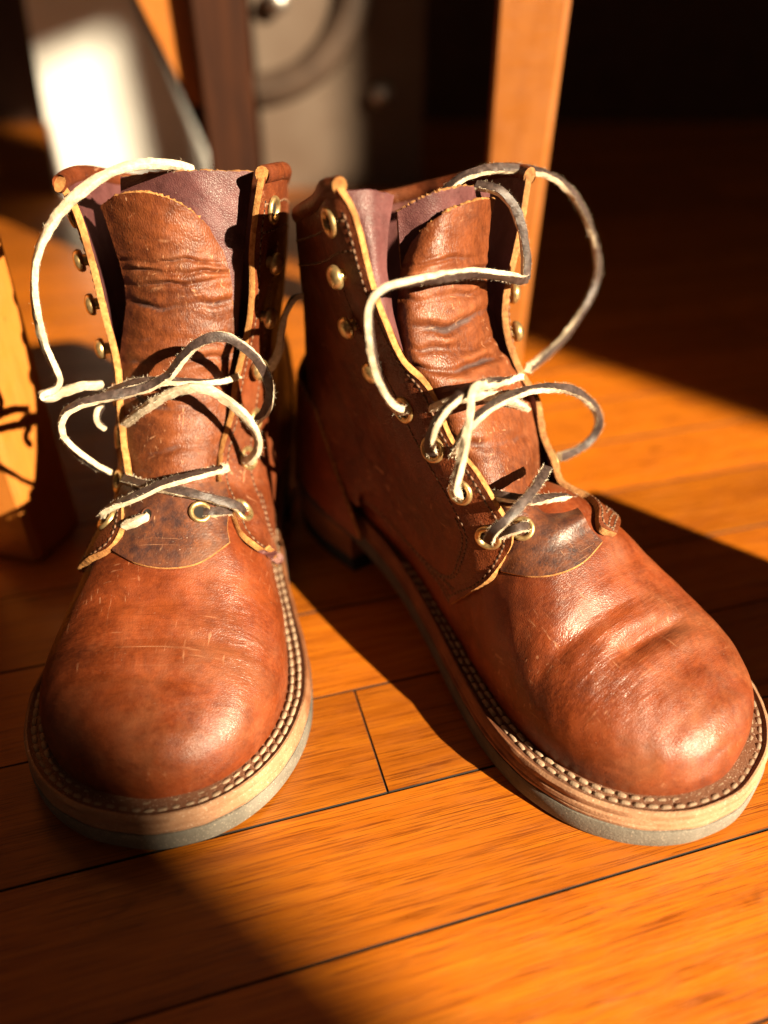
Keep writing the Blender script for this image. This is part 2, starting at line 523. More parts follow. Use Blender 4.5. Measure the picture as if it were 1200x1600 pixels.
# ------------------------------------------------------------------ boots
SOLE_LAT = [(0, 0), (6, 19), (22, 32), (48, 37), (80, 37), (115, 39), (150, 46.5), (180, 56.5), (205, 64), (225, 66.5), (240, 64.6), (254, 60), (266, 53), (276, 44), (284, 33), (289.5, 20.5), (293, 0)]
SOLE_MED = [(0, 0), (6, 19), (22, 31), (48, 34.5), (80, 32), (115, 32), (150, 38), (180, 46.5), (205, 53.2), (225, 55.5), (240, 54.2), (254, 50.4), (266, 44.5), (276, 37), (284, 27.8), (289.5, 17), (293, 0)]
ZB = [(0, 29), (40, 28), (78, 25), (100, 20), (130, 12), (160, 4.5), (185, 1.0), (205, 0.2), (245, 0.2), (265, 1.0), (280, 2.6), (292, 4.2)]
HF_T = 20.5          # sole thickness up to the feather line
HT = [(280.5, 23), (279.4, 31), (276.5, 38.5), (271, 45), (263, 48.8), (252, 53.2), (238, 58.4), (222, 66.3), (210, 75), (197, 84.5), (185, 91), (172, 94), (155, 92), (130, 84), (100, 74), (50, 66), (0, 62)]

def zb(s): return smooth_interp(s, ZB)

class Boot:
    def __init__(self, name, loc, yaw, med, label):
        self.root = empty(name, (loc[0]*MM, loc[1]*MM, 0), yaw)
        tag(self.root, label, 'boot', 'pair of lace-up leather boots')
        self.P0 = np.array([loc[0], loc[1], 0.0]); self.yaw = yaw; self.med = med     # med: sign of t on the inner side
        c, s = math.cos(yaw), math.sin(yaw)
        self.R = np.array([[c, -s, 0], [s, c, 0], [0, 0, 1]])
        # closed sole outline, local (t, s)
        A = [(-med*t, s) for s, t in SOLE_LAT]                         # outer side heel -> toe
        Bm = [(med*t, s) for s, t in SOLE_MED][::-1]                   # inner side toe -> heel
        pts = A[:-1] + [((-med*SOLE_LAT[-1][1] + med*SOLE_MED[-1][1])/2, 293)] + Bm[1:-1]
        self.outline = catmull(np.array(pts), 420, closed=True)
        self.surf = []
    def local_ray(self, px, py):
        o, d = cam_ray(px, py)
        return self.R.T @ (o - self.P0), self.R.T @ d
    def at(self, px, py, s):
        """local point (t, -s, h) on the plane across the boot at distance s from the heel"""
        o, d = self.local_ray(px, py)
        k = (-s - o[1]) / d[1]
        return o + d*k
    def hit(self, px, py, lift=0.0, trees=None):
        o, d = self.local_ray(px, py)
        d = d / np.linalg.norm(d)
        best = None
        for tr in (trees or self.surf):
            h = tr.ray_cast(Vector(o), Vector(d))
            if h[0] is not None and (best is None or h[3] < best[3]):
                best = h
        if best is None:
            # grazing miss: nearest surface point to the ray
            bd = None
            for k in np.arange(150, 700, 2.0):
                for tr in (trees or self.surf):
                    h = tr.find_nearest(Vector(o + d*k))
                    if h[0] is not None and (bd is None or h[3] < bd):
                        bd, best = h[3], h
            if bd is None or bd > 25: return None, None
            n = np.array(best[1])
            return np.array(best[0]), (n if n @ d < 0.3 else -n)
        n = np.array(best[1])
        if n @ d > 0: n = -n
        return np.array(best[0]) - d*lift, n
    def inset(self, e):
        """outline moved inwards by e (array or number), local (t, s)"""
        P = self.outline
        T = np.roll(P, -1, 0) - np.roll(P, 1, 0)
        T /= np.linalg.norm(T, axis=1, keepdims=True)
        N = np.stack([-T[:, 1], T[:, 0]], 1)
        c = P.mean(0)
        if np.mean(np.sum(N*(c - P), 1)) < 0: N = -N
        return P + N*(np.asarray(e)[:, None] if np.ndim(e) else e), N

def edge_inset(s):
    return interp(s, [(0, 3.0), (60, 3.5), (90, 4.5), (130, 6.5), (170, 9.0), (205, 10.2), (250, 9.8), (293, 9.6)])

def build_sole(B):
    P = B.outline
    s = P[:, 1]
    n = len(P)
    cen_s = np.clip(s, 8, 282)
    zbs = zb(s)
    wob = 0.25*np.sin(np.arange(n)*0.21) + 0.2*np.sin(np.arange(n)*0.083 + 1)
    def ring(ins, dz):
        Q, _ = B.inset(ins)
        return np.stack([Q[:, 0], -Q[:, 1], zbs + dz], 1)
    def centre(dz):
        # collapse to the spine so that caps stay simple
        Q, _ = B.inset(14.0)
        return np.stack([Q[:, 0]*0.02, -np.clip(Q[:, 1], 14, 276), zb(np.clip(Q[:, 1], 14, 276)) + dz], 1)
    def loft(name, rings, mats, sharp=35, mids=None):
        V = np.vstack(rings)*MM
        F = grid_faces(len(rings), n, wrap=True, flip=True)
        M_ = None
        if mids is not None: M_ = np.repeat(mids, n)
        S_ = -V[:, 1]/MM
        dust = np.clip((S_ - 206)/52, 0, 1) + 0.12*vnoise(V/MM, 0.09, 4)
        return new_mesh(name, V, F, mats, M_, True, sharp, B.root, {'dust': dust})
    # rubber outsole
    loft('outsole', [centre(0), ring(2.2, 0), ring(0.5, 0.5), ring(-0.2 + wob*0.3, 2.0), ring(-0.3 + wob*0.3, 9.2), ring(0.1, 10.3), ring(3, 10.5), centre(10.5)], [MAT['rubber']])
    # leather midsole, slightly domed edge with a groove between its two layers
    mw = 0.35*vnoise(np.stack([P[:, 0], P[:, 1], 0*s], 1), 0.12, 3)
    loft('midsole', [centre(9.9), ring(3, 9.9), ring(0.9, 10.4), ring(0.3 + mw, 11.0), ring(0.15 + mw, 12.5), ring(0.75, 13.1), ring(0.25 - mw, 13.7), ring(0.5 - mw, 15.6), ring(1.1, 16.3), ring(4, 16.5), centre(16.5)], [MAT['midsole']])
    # welt: a strip with worn rim and a stitching channel beside the upper
    ins = edge_inset(s)
    loft('welt', [centre(15.9), ring(4, 15.9), ring(1.0, 16.4), ring(0.55 + mw, 17.2), ring(0.75 - mw, 19.6), ring(1.5, 20.4), ring(2.3, 20.5),
                  ring(np.minimum(ins*0.27, 9), 20.3), ring(ins*0.36, 19.6), ring(ins*0.95, 19.5), ring(ins + 2.5, 19.4), centre(19.4)],
         [MAT['welt'], MAT['midsole']], mids=[0, 0, 1, 1, 1, 1, 0, 0, 0, 0, 0])
    # stacked heel
    brk = 76.0
    def heel_ring(ins_, z):
        Q, _ = B.inset(ins_)
        ss = np.minimum(Q[:, 1], brk)
        tt = np.where(Q[:, 1] > brk, Q[:, 0]*0, Q[:, 0])
        # points ahead of the breast collapse on the breast line
        lim = np.interp(brk, SOLE_MED_S, SOLE_MED_T) - ins_
        tt = np.where(Q[:, 1] > brk, np.clip(Q[:, 0]*0.62, -lim, lim), Q[:, 0])
        return np.stack([tt, -ss, np.broadcast_to(z, ss.shape)], 1)
    SOLE_MED_S = [a for a, b in SOLE_MED]; SOLE_MED_T = [b for a, b in SOLE_MED]
    def heel_centre(z):
        Q, _ = B.inset(14)
        return np.stack([0*s, -np.clip(Q[:, 1], 14, 60), np.broadcast_to(z, s.shape)], 1)
    topz = zb(np.minimum(s, brk)) + 0.6
    loft('heel', [heel_centre(10), heel_ring(1.6, 10), heel_ring(1.4, 11), heel_ring(1.2, 15), heel_ring(1.6, 15.4), heel_ring(1.1, 15.9), heel_ring(0.9, 20), heel_ring(1.3, 20.5), heel_ring(0.8, 21), heel_ring(0.7, topz), heel_centre(28)], [MAT['heelstack']])
    loft('heel_lift', [heel_centre(0), heel_ring(3.0, 0), heel_ring(2.0, 0.8), heel_ring(1.5, 9.0), heel_ring(1.9, 9.9), heel_centre(10.2)], [MAT['blackrubber']])

def foot_tables(B):
    """half widths of the upper at the feather line on each side as functions of s"""
    Q, _ = B.inset(edge_inset(B.outline[:, 1]))
    k = int(np.argmax(Q[:, 1])); j = int(np.argmin(Q[:, 1]))
    idx = np.arange(len(Q))
    side1 = np.concatenate([idx[j:], idx[:j]])
    ktop = int(np.where(side1 == k)[0][0])
    a, b = Q[side1[:ktop + 1]], Q[np.concatenate([side1[ktop:], side1[:1]])][::-1]
    def mono(c):
        m = np.maximum.accumulate(c[:, 1] + np.arange(len(c))*1e-6)
        return m, c[:, 0]
    return mono(a), mono(b), Q[k, 1], Q[j, 1]

def creases(B, s, t, u):
    """height change of the vamp (mm): walking creases and soft dents"""
    d = np.zeros_like(s)
    def groove(s0, t0, slope, wid, length, depth, bulge=0.5):
        x = (s - (s0 + slope*(t - t0)))
        along = np.exp(-((t - t0)/length)**4)
        return along*(-depth*np.exp(-(x/wid)**2) + bulge*depth*np.exp(-((x + 2.4*wid)/(1.9*wid))**2) + 0.3*bulge*depth*np.exp(-((x - 2.4*wid)/(1.7*wid))**2))
    for g in B.groove_list:
        d += groove(*g)
    return d

def build_foot(B):
    (s1, t1), (s2, t2), smax, smin = foot_tables(B)
    B.smax, B.smin = smax, smin
    NS, NP = 230, 150
    w = np.linspace(0, 1, NS)
    ss = smin + (smax - smin)*(1 - (1 - w)**1.9)         # dense near the toe
    ss = np.clip(ss, smin + 0.02, smax - 0.01)
    th = np.linspace(0, math.pi, NP)
    G = np.zeros((NS, NP, 3))
    for i, s_ in enumerate(ss):
        ta, tb_ = np.interp(s_, s1, t1), np.interp(s_, s2, t2)
        lo, hi = min(ta, tb_), max(ta, tb_)
        c, b = (lo + hi)/2, (hi - lo)/2
        sp = s_ * 280.5/smax
        hf = float(zb(s_)) + 19.3
        ht = float(smooth_interp(sp, HT))
        toe = np.clip((s_ - 205)/60, 0, 1)
        e1 = 0.86 - 0.10*toe
        e2 = 1.0 - 0.20*toe
        x, z = np.cos(th), np.sin(th)
        bul = 1 + (0.055 + 0.02*toe)*np.sin(np.minimum(th, math.pi - th)*2.0)
        tt = c + b*np.sign(x)*np.abs(x)**e1*bul + B.med*2.5*z*(1 - toe)
        hh = hf + (ht - hf)*np.abs(z)**e2
        G[i] = np.stack([tt, np.full(NP, -s_), hh], 1)
    N = grid_normals(G)
    if N[NS//2, NP//2, 2] < 0: N = -N
    disp = creases(B, -G[..., 1], G[..., 0], 0) * np.clip((G[..., 2] - 30)/16, 0, 1)
    pn = vnoise(G.reshape(-1, 3), 0.045, 5).reshape(NS, NP)*0.55 + vnoise(G.reshape(-1, 3), 0.16, 8).reshape(NS, NP)*0.16
    G = G + N*(disp + pn*np.clip((G[..., 2] - 26)/14, 0, 1)*np.clip((smax + 3 - -G[..., 1])/14, 0, 1))[..., None]
    N = grid_normals(G)
    if N[NS//2, NP//2, 2] < 0: N = -N
    F = grid_faces(NS, NP, flip=False)
    V = G.reshape(-1, 3)
    a, b, c = V[F[len(F)//2][0]], V[F[len(F)//2][1]], V[F[len(F)//2][2]]
    if np.cross(b - a, c - a)[2] < 0: F = grid_faces(NS, NP, flip=True)
    S_ = -V[:, 1]
    fxa = np.exp(-((S_ - 232)/26)**2)*np.clip((V[:, 2] - 34)/14, 0, 1)
    toe_ = np.clip((S_ - 238)/26, 0, 1)*np.clip((V[:, 2] - 26)/10, 0, 1)
    new_mesh('vamp', V*MM, F, [MAT['vamp']], parent=B.root, attrs={'flex': fxa, 'toe': toe_})
    B.foot_tree = BVHTree.FromPolygons([tuple(v) for v in V], F)
    B.foot_G, B.foot_N = G, N
    B.surf.append(B.foot_tree)

def foot_side(B, s, h, side):
    """|t| of the foot surface at station s and height h on one side"""
    i = int(np.argmin(np.abs(-B.foot_G[:, 75, 1] - s)))
    sec = B.foot_G[i]
    m = sec[:, 0]*side > 0
    tt, hh = sec[m, 0]*side, sec[m, 2]
    o = np.argsort(hh)
    return float(np.interp(h, hh[o], tt[o]))

QROWS = [   # (s, |t|, h) from the facing edge round to the centre back
    [(207, 40, 56), (190, 45, 51), (163, 43, 46), (125, 37, 49), (72, 36, 58), (26, 28, 62), (6.0, 0, 62)],
    [(201, 30, 76), (186, 40, 64), (160, 42, 56), (120, 38, 65), (70, 36, 76), (26, 27, 82), (5.0, 0, 84)],
    [(182, 26, 90), (168, 35, 82), (143, 38, 77), (108, 36, 86), (66, 34.5, 96), (28, 26, 102), (7.5, 0, 104)],
    [(162, 27, 107), (148, 34, 102), (126, 36, 100), (98, 35, 108), (64, 33.5, 117), (31, 26, 119), (12, 0, 120)],
    [(147, 32, 136), (134, 37, 134), (114, 39, 134), (91, 38, 136), (63, 35, 139), (34, 27, 141), (16, 0, 142)],
    [(135, 40, 171), (122, 43, 170), (105, 44, 169), (86, 43, 168), (61, 39, 167), (36, 29, 166), (18, 0, 165)],
    [(128, 44, 206), (116, 46.5, 205), (100, 47, 203), (82, 45, 199), (60, 40, 192), (36, 29, 184), (19, 0, 180)],
]

def build_quarter(B, side, edge, low, rim='cut'):
    """edge: facing edge from the lower corner up, (px, py, s) or (px, py, None) when it lies on the vamp.
       low: optional pixels of the lower seam from the corner backwards (on the vamp)"""
    E = []
    for px, py, s in edge:
        if s is None:
            p, n = B.hit(px, py, 0, [B.foot_tree])
            p = p + n*3.2
        else:
            p = B.at(px, py, s)
        E.append(p)
    C = np.array([[(side*t, -s, h) for s, t, h in row] for row in QROWS], dtype=float)
    nr = len(QROWS)
    # edge curve sampled at the control rows by height
    Ed = catmull(E, 400)
    hrow = C[:, 0, 2]
    Eh = np.maximum.accumulate(Ed[:, 2])
    # distribute by relative arc length between matching heights
    L = np.concatenate([[0], np.cumsum(np.linalg.norm(np.diff(Ed, axis=0), axis=1))])
    Cl = np.concatenate([[0], np.cumsum(np.linalg.norm(np.diff(C[:, 0], axis=0), axis=1))])
    fr = Cl/Cl[-1]
    pos = np.stack([np.interp(fr*L[-1], L, Ed[:, k]) for k in range(3)], 1)
    wts = [1.0, 0.82, 0.45, 0.15, 0.03, 0, 0]
    for r in range(nr):
        d = pos[r] - C[r, 0]
        for c in range(7):
            C[r, c] += d*wts[c]
    # lower seam on the vamp
    for c in range(1, 6):
        s_, h_ = -C[0, c, 1], C[0, c, 2]
        w = float(np.clip((s_ - 80)/35, 0, 1))
        C[0, c, 0] = (1 - w)*C[0, c, 0] + w*side*(foot_side(B, s_, h_, side) + 1.8)
        s_, h_ = -C[1, c, 1], C[1, c, 2]
        w = float(np.clip((s_ - 95)/35, 0, 1))          # only ahead of the heel the sheet hugs the vamp
        C[1, c, 0] = (1 - w)*C[1, c, 0] + w*side*(foot_side(B, s_, min(h_, 72), side) + 3.0 + 0.06*max(h_ - 60, 0))
        s_, h_ = -C[2, c, 1], C[2, c, 2]
        w = 0.45*float(np.clip((s_ - 95)/35, 0, 1))
        C[2, c, 0] = (1 - w)*C[2, c, 0] + w*side*(foot_side(B, s_, 66, side) + 3.0)
    nu, nv = 180, 110
    # columns denser near the facing edge
    G = bicubic(C, nu, 240)
    x = np.linspace(0, 1, nv)**1.5*239
    i0 = np.clip(x.astype(int), 0, 238); f = (x - i0)[None, :, None]
    G = G[:, i0]*(1 - f) + G[:, i0 + 1]*f
    # exact facing edge: bend the first columns on the measured curve
    ex = np.stack([np.interp(np.linspace(0, 1, nu), np.interp(np.linspace(0, 1, nu), np.linspace(0, 1, nu), np.linspace(0, 1, nu)), np.zeros(nu))]*3, 1)
    frd = cr_matrix(nr, nu) @ fr
    tgt = np.stack([np.interp(np.clip(frd, 0, 1)*L[-1], L, Ed[:, k]) for k in range(3)], 1)
    d = tgt - G[:, 0]
    cw = np.exp(-(np.arange(nv)/14.0)**2)
    G = G + d[:, None, :]*cw[None, :, None]
    if low:
        LP = [B.hit(px, py, 0, [B.foot_tree]) for px, py in low]
        LC = catmull([G[0, 0]] + [p + n*3.0 for p, n in LP], 200)
        cf = np.linspace(0, 1, nv)**1.5
        f = np.clip(cf/0.5, 0, 1)
        tgt = np.stack([np.interp(f, np.linspace(0, 1, 200), LC[:, k]) for k in range(3)], 1)
        fade = np.clip((0.62 - cf)/0.12, 0, 1)
        fade = fade*fade*(3 - 2*fade)
        d = np.where((cf < 0.5)[:, None], tgt - G[0], (LC[-1] - G[0, int(np.argmin(np.abs(cf - 0.5)))])[None])*fade[:, None]
        rw = np.exp(-(np.arange(nu)/26.0)**2)
        G = G + rw[:, None, None]*d[None]
    # uneven, worn edge and soft ripples
    N = grid_normals(G)
    ref = np.array([side, 0, 0.15])
    if np.sum(N[nu//2, nv//3]*ref) < 0: N = -N
    P = G.reshape(-1, 3)
    rip = (vnoise(P, 0.07, 21 + side).reshape(nu, nv)*0.7 + vnoise(P, 0.22, 25 + side).reshape(nu, nv)*0.22)
    G = G + N*rip[..., None]
    N = grid_normals(G)
    if np.sum(N[nu//2, nv//3]*ref) < 0: N = -N
    # keep the sheet outside the foot, easing the push over its neighbours
    push = np.zeros((nu, nv)); dirs = np.zeros((nu, nv, 3))
    for i in range(nu):
        for j in range(nv):
            if G[i, j, 2] < 96 and -G[i, j, 1] > 8:
                h = B.foot_tree.find_nearest(Vector(G[i, j]))
                if h[0] is not None and h[3] < 16:
                    nn = np.array(h[1]); pp = np.array(h[0])
                    if nn @ (pp - np.array([0, pp[1], 30])) < 0: nn = -nn
                    dd = (G[i, j] - pp) @ nn
                    dirs[i, j] = nn
                    if dd < 3.0: push[i, j] = 3.0 - dd
    sm = push.copy()
    for _ in range(10):
        p_ = np.pad(sm, 1, mode='edge')
        sm = np.maximum(push, (p_[:-2, 1:-1] + p_[2:, 1:-1] + p_[1:-1, :-2] + p_[1:-1, 2:] + 2*sm)/6)
    G = G + dirs*sm[..., None]
    for _ in range(8):
        G[1:-1] = 0.25*G[:-2] + 0.5*G[1:-1] + 0.25*G[2:]
    N = grid_normals(G)
    if np.sum(N[nu//2, nv//3]*ref) < 0: N = -N
    G[:, 0] += 0.04*nrs.normal(size=(nu, 3))
    V, F, Mi = slab(G, N, 2.8, 0.25)
    # rim shows the raw cut, darker where shade is painted on one flap
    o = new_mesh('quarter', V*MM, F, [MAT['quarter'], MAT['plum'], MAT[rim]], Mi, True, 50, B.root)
    tree = BVHTree.FromPolygons([tuple(v) for v in G.reshape(-1, 3)], grid_faces(nu, nv))
    B.surf.append(tree)
    # rolled collar along the top
    top = G[-1] - N[-1]*1.2
    tube(B, 'collar', top + np.array([0, 0, 0.4]), lambda k: 2.9, MAT['quarter'], end_mat=MAT[rim])
    return G, N, tree

def tube(B, name, path, rad, mat, seg=12, end_mat=None):
    path = np.asarray(path)
    n = len(path)
    T = np.gradient(path, axis=0); T /= np.linalg.norm(T, axis=1, keepdims=True)
    V, F, Mi = [], [], []
    for i in range(n):
        a = np.cross(T[i], [0, 0, 1.0]); a /= np.linalg.norm(a)
        b = np.cross(a, T[i])
        for k in range(seg):
            x = 2*math.pi*k/seg
            V.append(path[i] + (a*math.cos(x) + b*math.sin(x)*1.25)*rad(i/(n-1)))
    F = grid_faces(n, seg, wrap=True); Mi = [0]*len(F)
    F.append(tuple(range(seg))); F.append(tuple(range((n-1)*seg, n*seg))); Mi += [1, 1]
    return new_mesh(name, np.array(V)*MM, F, [mat, end_mat or mat], Mi, True, 60, B.root)

def px_patch(B, name, rows, nu, nv, thick, mats, folds=None, tree=True, rag=0.0, noise=0.5, fold_attr=True):
    """sheet through control points given row by row (bottom row first), each (px, py, s) or (px, py, None[, lift]) on the vamp"""
    C = []
    for row in rows:
        R_ = []
        for q in row:
            if q[2] is None:
                p, n = B.hit(q[0], q[1], 0, [B.foot_tree])
                R_.append(p + n*(q[3] if len(q) > 3 else 1.8))
            else:
                R_.append(B.at(*q[:3]))
        C.append(R_)
    G = bicubic(np.array(C), nu, nv)
    N = grid_normals(G)
    if np.mean(N[..., 1]) > 0: N = -N
    P = G.reshape(-1, 3)
    U, W = np.meshgrid(np.linspace(0, 1, nu), np.linspace(0, 1, nv), indexing='ij')
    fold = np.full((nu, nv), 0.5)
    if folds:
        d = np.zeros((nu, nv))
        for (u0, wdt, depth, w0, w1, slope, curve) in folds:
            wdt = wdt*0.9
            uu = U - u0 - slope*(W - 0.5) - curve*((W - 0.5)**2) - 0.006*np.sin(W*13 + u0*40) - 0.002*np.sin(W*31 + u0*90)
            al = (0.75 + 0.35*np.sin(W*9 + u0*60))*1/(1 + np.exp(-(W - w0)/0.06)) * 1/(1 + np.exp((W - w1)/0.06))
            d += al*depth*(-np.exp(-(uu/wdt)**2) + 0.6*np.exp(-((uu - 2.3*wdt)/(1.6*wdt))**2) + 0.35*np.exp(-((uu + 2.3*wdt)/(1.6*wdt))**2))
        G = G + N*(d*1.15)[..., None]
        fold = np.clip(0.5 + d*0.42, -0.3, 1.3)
    nz = vnoise(P*np.array([0.5, 1, 1]), 0.16, sum(map(ord, name)) % 50 + 1).reshape(nu, nv)
    nz2 = vnoise(P*np.array([0.4, 1, 1.2]), 0.55, 7).reshape(nu, nv)
    G = G + N*(nz*noise + nz2*noise*0.22)[..., None]
    fold = fold + nz*0.08
    if rag:
        G[-1] += rag*nrs.normal(size=(nv, 3))
    N = grid_normals(G)
    if np.mean(N[..., 1]) > 0: N = -N
    V, F, Mi = slab(G, N, thick)
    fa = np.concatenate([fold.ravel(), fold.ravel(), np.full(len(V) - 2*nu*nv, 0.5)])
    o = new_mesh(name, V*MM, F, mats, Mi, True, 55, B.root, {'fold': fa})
    if tree:
        B.surf.append(BVHTree.FromPolygons([tuple(v) for v in G.reshape(-1, 3)], grid_faces(nu, nv)))
    return o, G, N

# ---- small hardware
def lathe(prof, seg, name, mats, mids=None, parent=None):
    V, F = [], []
    for r, z in prof:
        for k in range(seg):
            a = 2*math.pi*k/seg
            V.append((r*math.cos(a), r*math.sin(a), z))
    F = grid_faces(len(prof), seg, wrap=True, flip=True)
    Mi = None if mids is None else np.repeat(mids, seg)
    return new_mesh(name, np.array(V)*MM, F, mats, Mi, True, 50, parent)

EYE_PROF = [(5.4, -0.4), (5.35, 0.35), (5.0, 0.85), (4.3, 1.05), (3.6, 0.8), (3.1, 0.2), (2.9, -0.6), (2.8, -0.3), (0.01, -0.25)]
HOOK_PROF = [(2.2, -0.5), (2.2, 1.6), (3.9, 1.9), (4.3, 2.6), (4.25, 3.4), (3.8, 4.3), (2.8, 5.0), (1.5, 5.4), (0.01, 5.5)]
proto = {}
def hardware(B, kind, p, n, scale=1.0):
    q = Vector(n).to_track_quat('Z', 'Y')
    if kind not in proto:
        if kind == 'eyelet':
            proto[kind] = lathe(EYE_PROF, 28, 'eyelet', [MAT['brass'], MAT['hole']], [0, 0, 0, 0, 0, 0, 1, 1], B.root)
        else:
            proto[kind] = lathe(HOOK_PROF, 24, 'lace_hook', [MAT['brass']], None, B.root)
        o = proto[kind]
        o.rotation_mode = 'QUATERNION'; o.rotation_quaternion = q
        o.location = Vector(p)*MM
    else:
        o = link_copy(proto[kind], B.root, Vector(p)*MM, q)
    o.scale = (scale*(1.06 if kind == 'eyelet' else 1.12),)*3
    return o

def capsule_rows(B, name, pts_list, nrm_list, pitch, length, rad, mat, lift=0.3, jit=0.12, holes=None):
    """short thread stitches along curves, joined (each far under 10 px)"""
    V, F, Mi = [], [], []
    seg, rings = 6, [(-1.0, 0.25), (-0.8, 0.8), (0, 1.0), (0.8, 0.8), (1.0, 0.25)]
    for P, N in zip(pts_list, nrm_list):
        L = np.concatenate([[0], np.cumsum(np.linalg.norm(np.diff(P, axis=0), axis=1))])
        x = pitch/2
        while x < L[-1] - pitch/2:
            a = np.array([np.interp(x - length/2, L, P[:, k]) for k in range(3)])
            b = np.array([np.interp(x + length/2, L, P[:, k]) for k in range(3)])
            n = np.array([np.interp(x, L, N[:, k]) for k in range(3)]); n /= np.linalg.norm(n)
            t = b - a; ln = np.linalg.norm(t); t /= ln
            sd = np.cross(n, t)
            c = (a + b)/2 + n*lift + sd*nrs.normal()*jit
            base = len(V)
            for u, r in rings:
                for k in range(seg):
                    an = 2*math.pi*k/seg
                    V.append(c + t*u*ln/2 + (sd*math.cos(an)*1.1 + n*math.sin(an)*0.8)*rad*r - n*0.25*abs(u))
            F += [tuple(base + i for i in f) for f in grid_faces(len(rings), seg, wrap=True)]
            F.append(tuple(base + k for k in range(seg))); F.append(tuple(base + (len(rings)-1)*seg + k for k in range(seg)))
            Mi += [0]*(len(F) - len(Mi))
            if holes is not None:      # needle hole between two stitches
                a = np.array([np.interp(x + pitch/2, L, P[:, k]) for k in range(3)])
                base = len(V)
                for q in range(8):
                    an = 2*math.pi*q/8
                    V.append(a + t*math.cos(an)*0.55 + sd*math.sin(an)*0.42 + n*0.07)
                F.append(tuple(base + q for q in range(8))); Mi.append(1)
            x += pitch*(1 + nrs.normal()*0.05)
    o = new_mesh(name, np.array(V)*MM, F, [mat] + ([holes] if holes else []), Mi, parent=B.root)
    o['kind'] = 'stuff'
    return o

def along_edge(G, N, dist, r0, r1):
    """curve on a quarter at a given distance from its facing edge"""
    nu, nv = G.shape[:2]
    P, Q = [], []
    for i in range(int(r0*(nu-1)), int(r1*(nu-1)) + 1):
        L = np.concatenate([[0], np.cumsum(np.linalg.norm(np.diff(G[i], axis=0), axis=1))])
        P.append([np.interp(dist, L, G[i][:, k]) for k in range(3)])
        Q.append([np.interp(dist, L, N[i][:, k]) for k in range(3)])
    return np.array(P), np.array(Q)

def along_bottom(G, N, dist, c0, c1):
    P, Q = [], []
    nu, nv = G.shape[:2]
    for j in range(int(c0*(nv-1)), int(c1*(nv-1)) + 1):
        L = np.concatenate([[0], np.cumsum(np.linalg.norm(np.diff(G[:, j], axis=0), axis=1))])
        P.append([np.interp(dist, L, G[:, j, k]) for k in range(3)])
        Q.append([np.interp(dist, L, N[:, j, k]) for k in range(3)])
    return np.array(P), np.array(Q)

def welt_stitches(B):
    P = B.outline
    prev = None
    for row, fr in enumerate((0.50, 0.82)):
        ins = edge_inset(P[:, 1])*fr
        Q, _ = B.inset(ins)
        C = np.stack([Q[:, 0], -Q[:, 1], zb(Q[:, 1]) + 19.9], 1)
        # start at the heel end of the outline and walk round
        k = int(np.argmin(P[:, 1])); C = np.roll(C, -k, 0)
        L = np.concatenate([[0], np.cumsum(np.linalg.norm(np.diff(C, axis=0), axis=1))])
        x = row*2.3
        while x < L[-1]:
            p = np.array([np.interp(x, L, C[:, k]) for k in range(3)])
            p2 = np.array([np.interp(x + 1, L, C[:, k]) for k in range(3)])
            if -p[1] > 118:
                t = p2 - p
                ang = math.atan2(t[1], t[0])
                if 'weltstitch' not in proto:
                    V, F = [], []
                    rings = [(-1.0, 0.2), (-0.88, 0.75), (-0.45, 1.0), (0.45, 1.0), (0.88, 0.75), (1.0, 0.2)]
                    for u, r in rings:
                        for kk in range(8):
                            a = 2*math.pi*kk/8
                            V.append((u*2.25, math.cos(a)*1.0*r, math.sin(a)*0.75*r - 0.4*u*u))
                    F = grid_faces(len(rings), 8, wrap=True) + [tuple(range(8)), tuple(range(40, 48))]
                    o = new_mesh('welt_stitch', np.array(V)*MM, F, [MAT['wthread']], parent=B.root)
                    proto['weltstitch'] = o
                else:
                    o = link_copy(proto['weltstitch'], B.root)
                o.location = Vector(p)*MM
                o.rotation_mode = 'XYZ'
                o.rotation_euler = (nrs.normal()*0.08, nrs.normal()*0.05, ang + nrs.normal()*0.05 + 0.06)
                sc_ = 1 + nrs.normal()*0.06
                o.scale = (sc_, 1 + nrs.normal()*0.08, 1 + nrs.normal()*0.1)
            x += 4.95*(1 + nrs.normal()*0.02)

def build_counter(B):
    rows = [[(92, 36), (62, 40), (26, 43), (1.5, 43.5)], [(80, 60), (55, 63), (24, 66), (0.0, 67)], [(52, 94), (40, 98), (22, 102), (3.0, 104)]]
    T = [[37.0, 40.0, 33.0], [38.6, 39.2, 31.0], [35.6, 33.6, 26.0]]
    C = []
    for k, r in enumerate(rows):
        a = [(T[k][i], -s_, h_) for i, (s_, h_) in enumerate(r[:-1])]
        C.append([(-t, y, h) for t, y, h in a] + [(0, -r[-1][0], r[-1][1])] + a[::-1])
    G = bicubic(np.array(C, dtype=float), 40, 120)
    N = grid_normals(G)
    if N[20, 60, 1] < 0: N = -N
    V, F, Mi = slab(G, N, 2.4)
    new_mesh('heel_counter', V*MM, F, [MAT['vamp'], MAT['vamp'], MAT['cutdark']], Mi, True, 50, B.root)

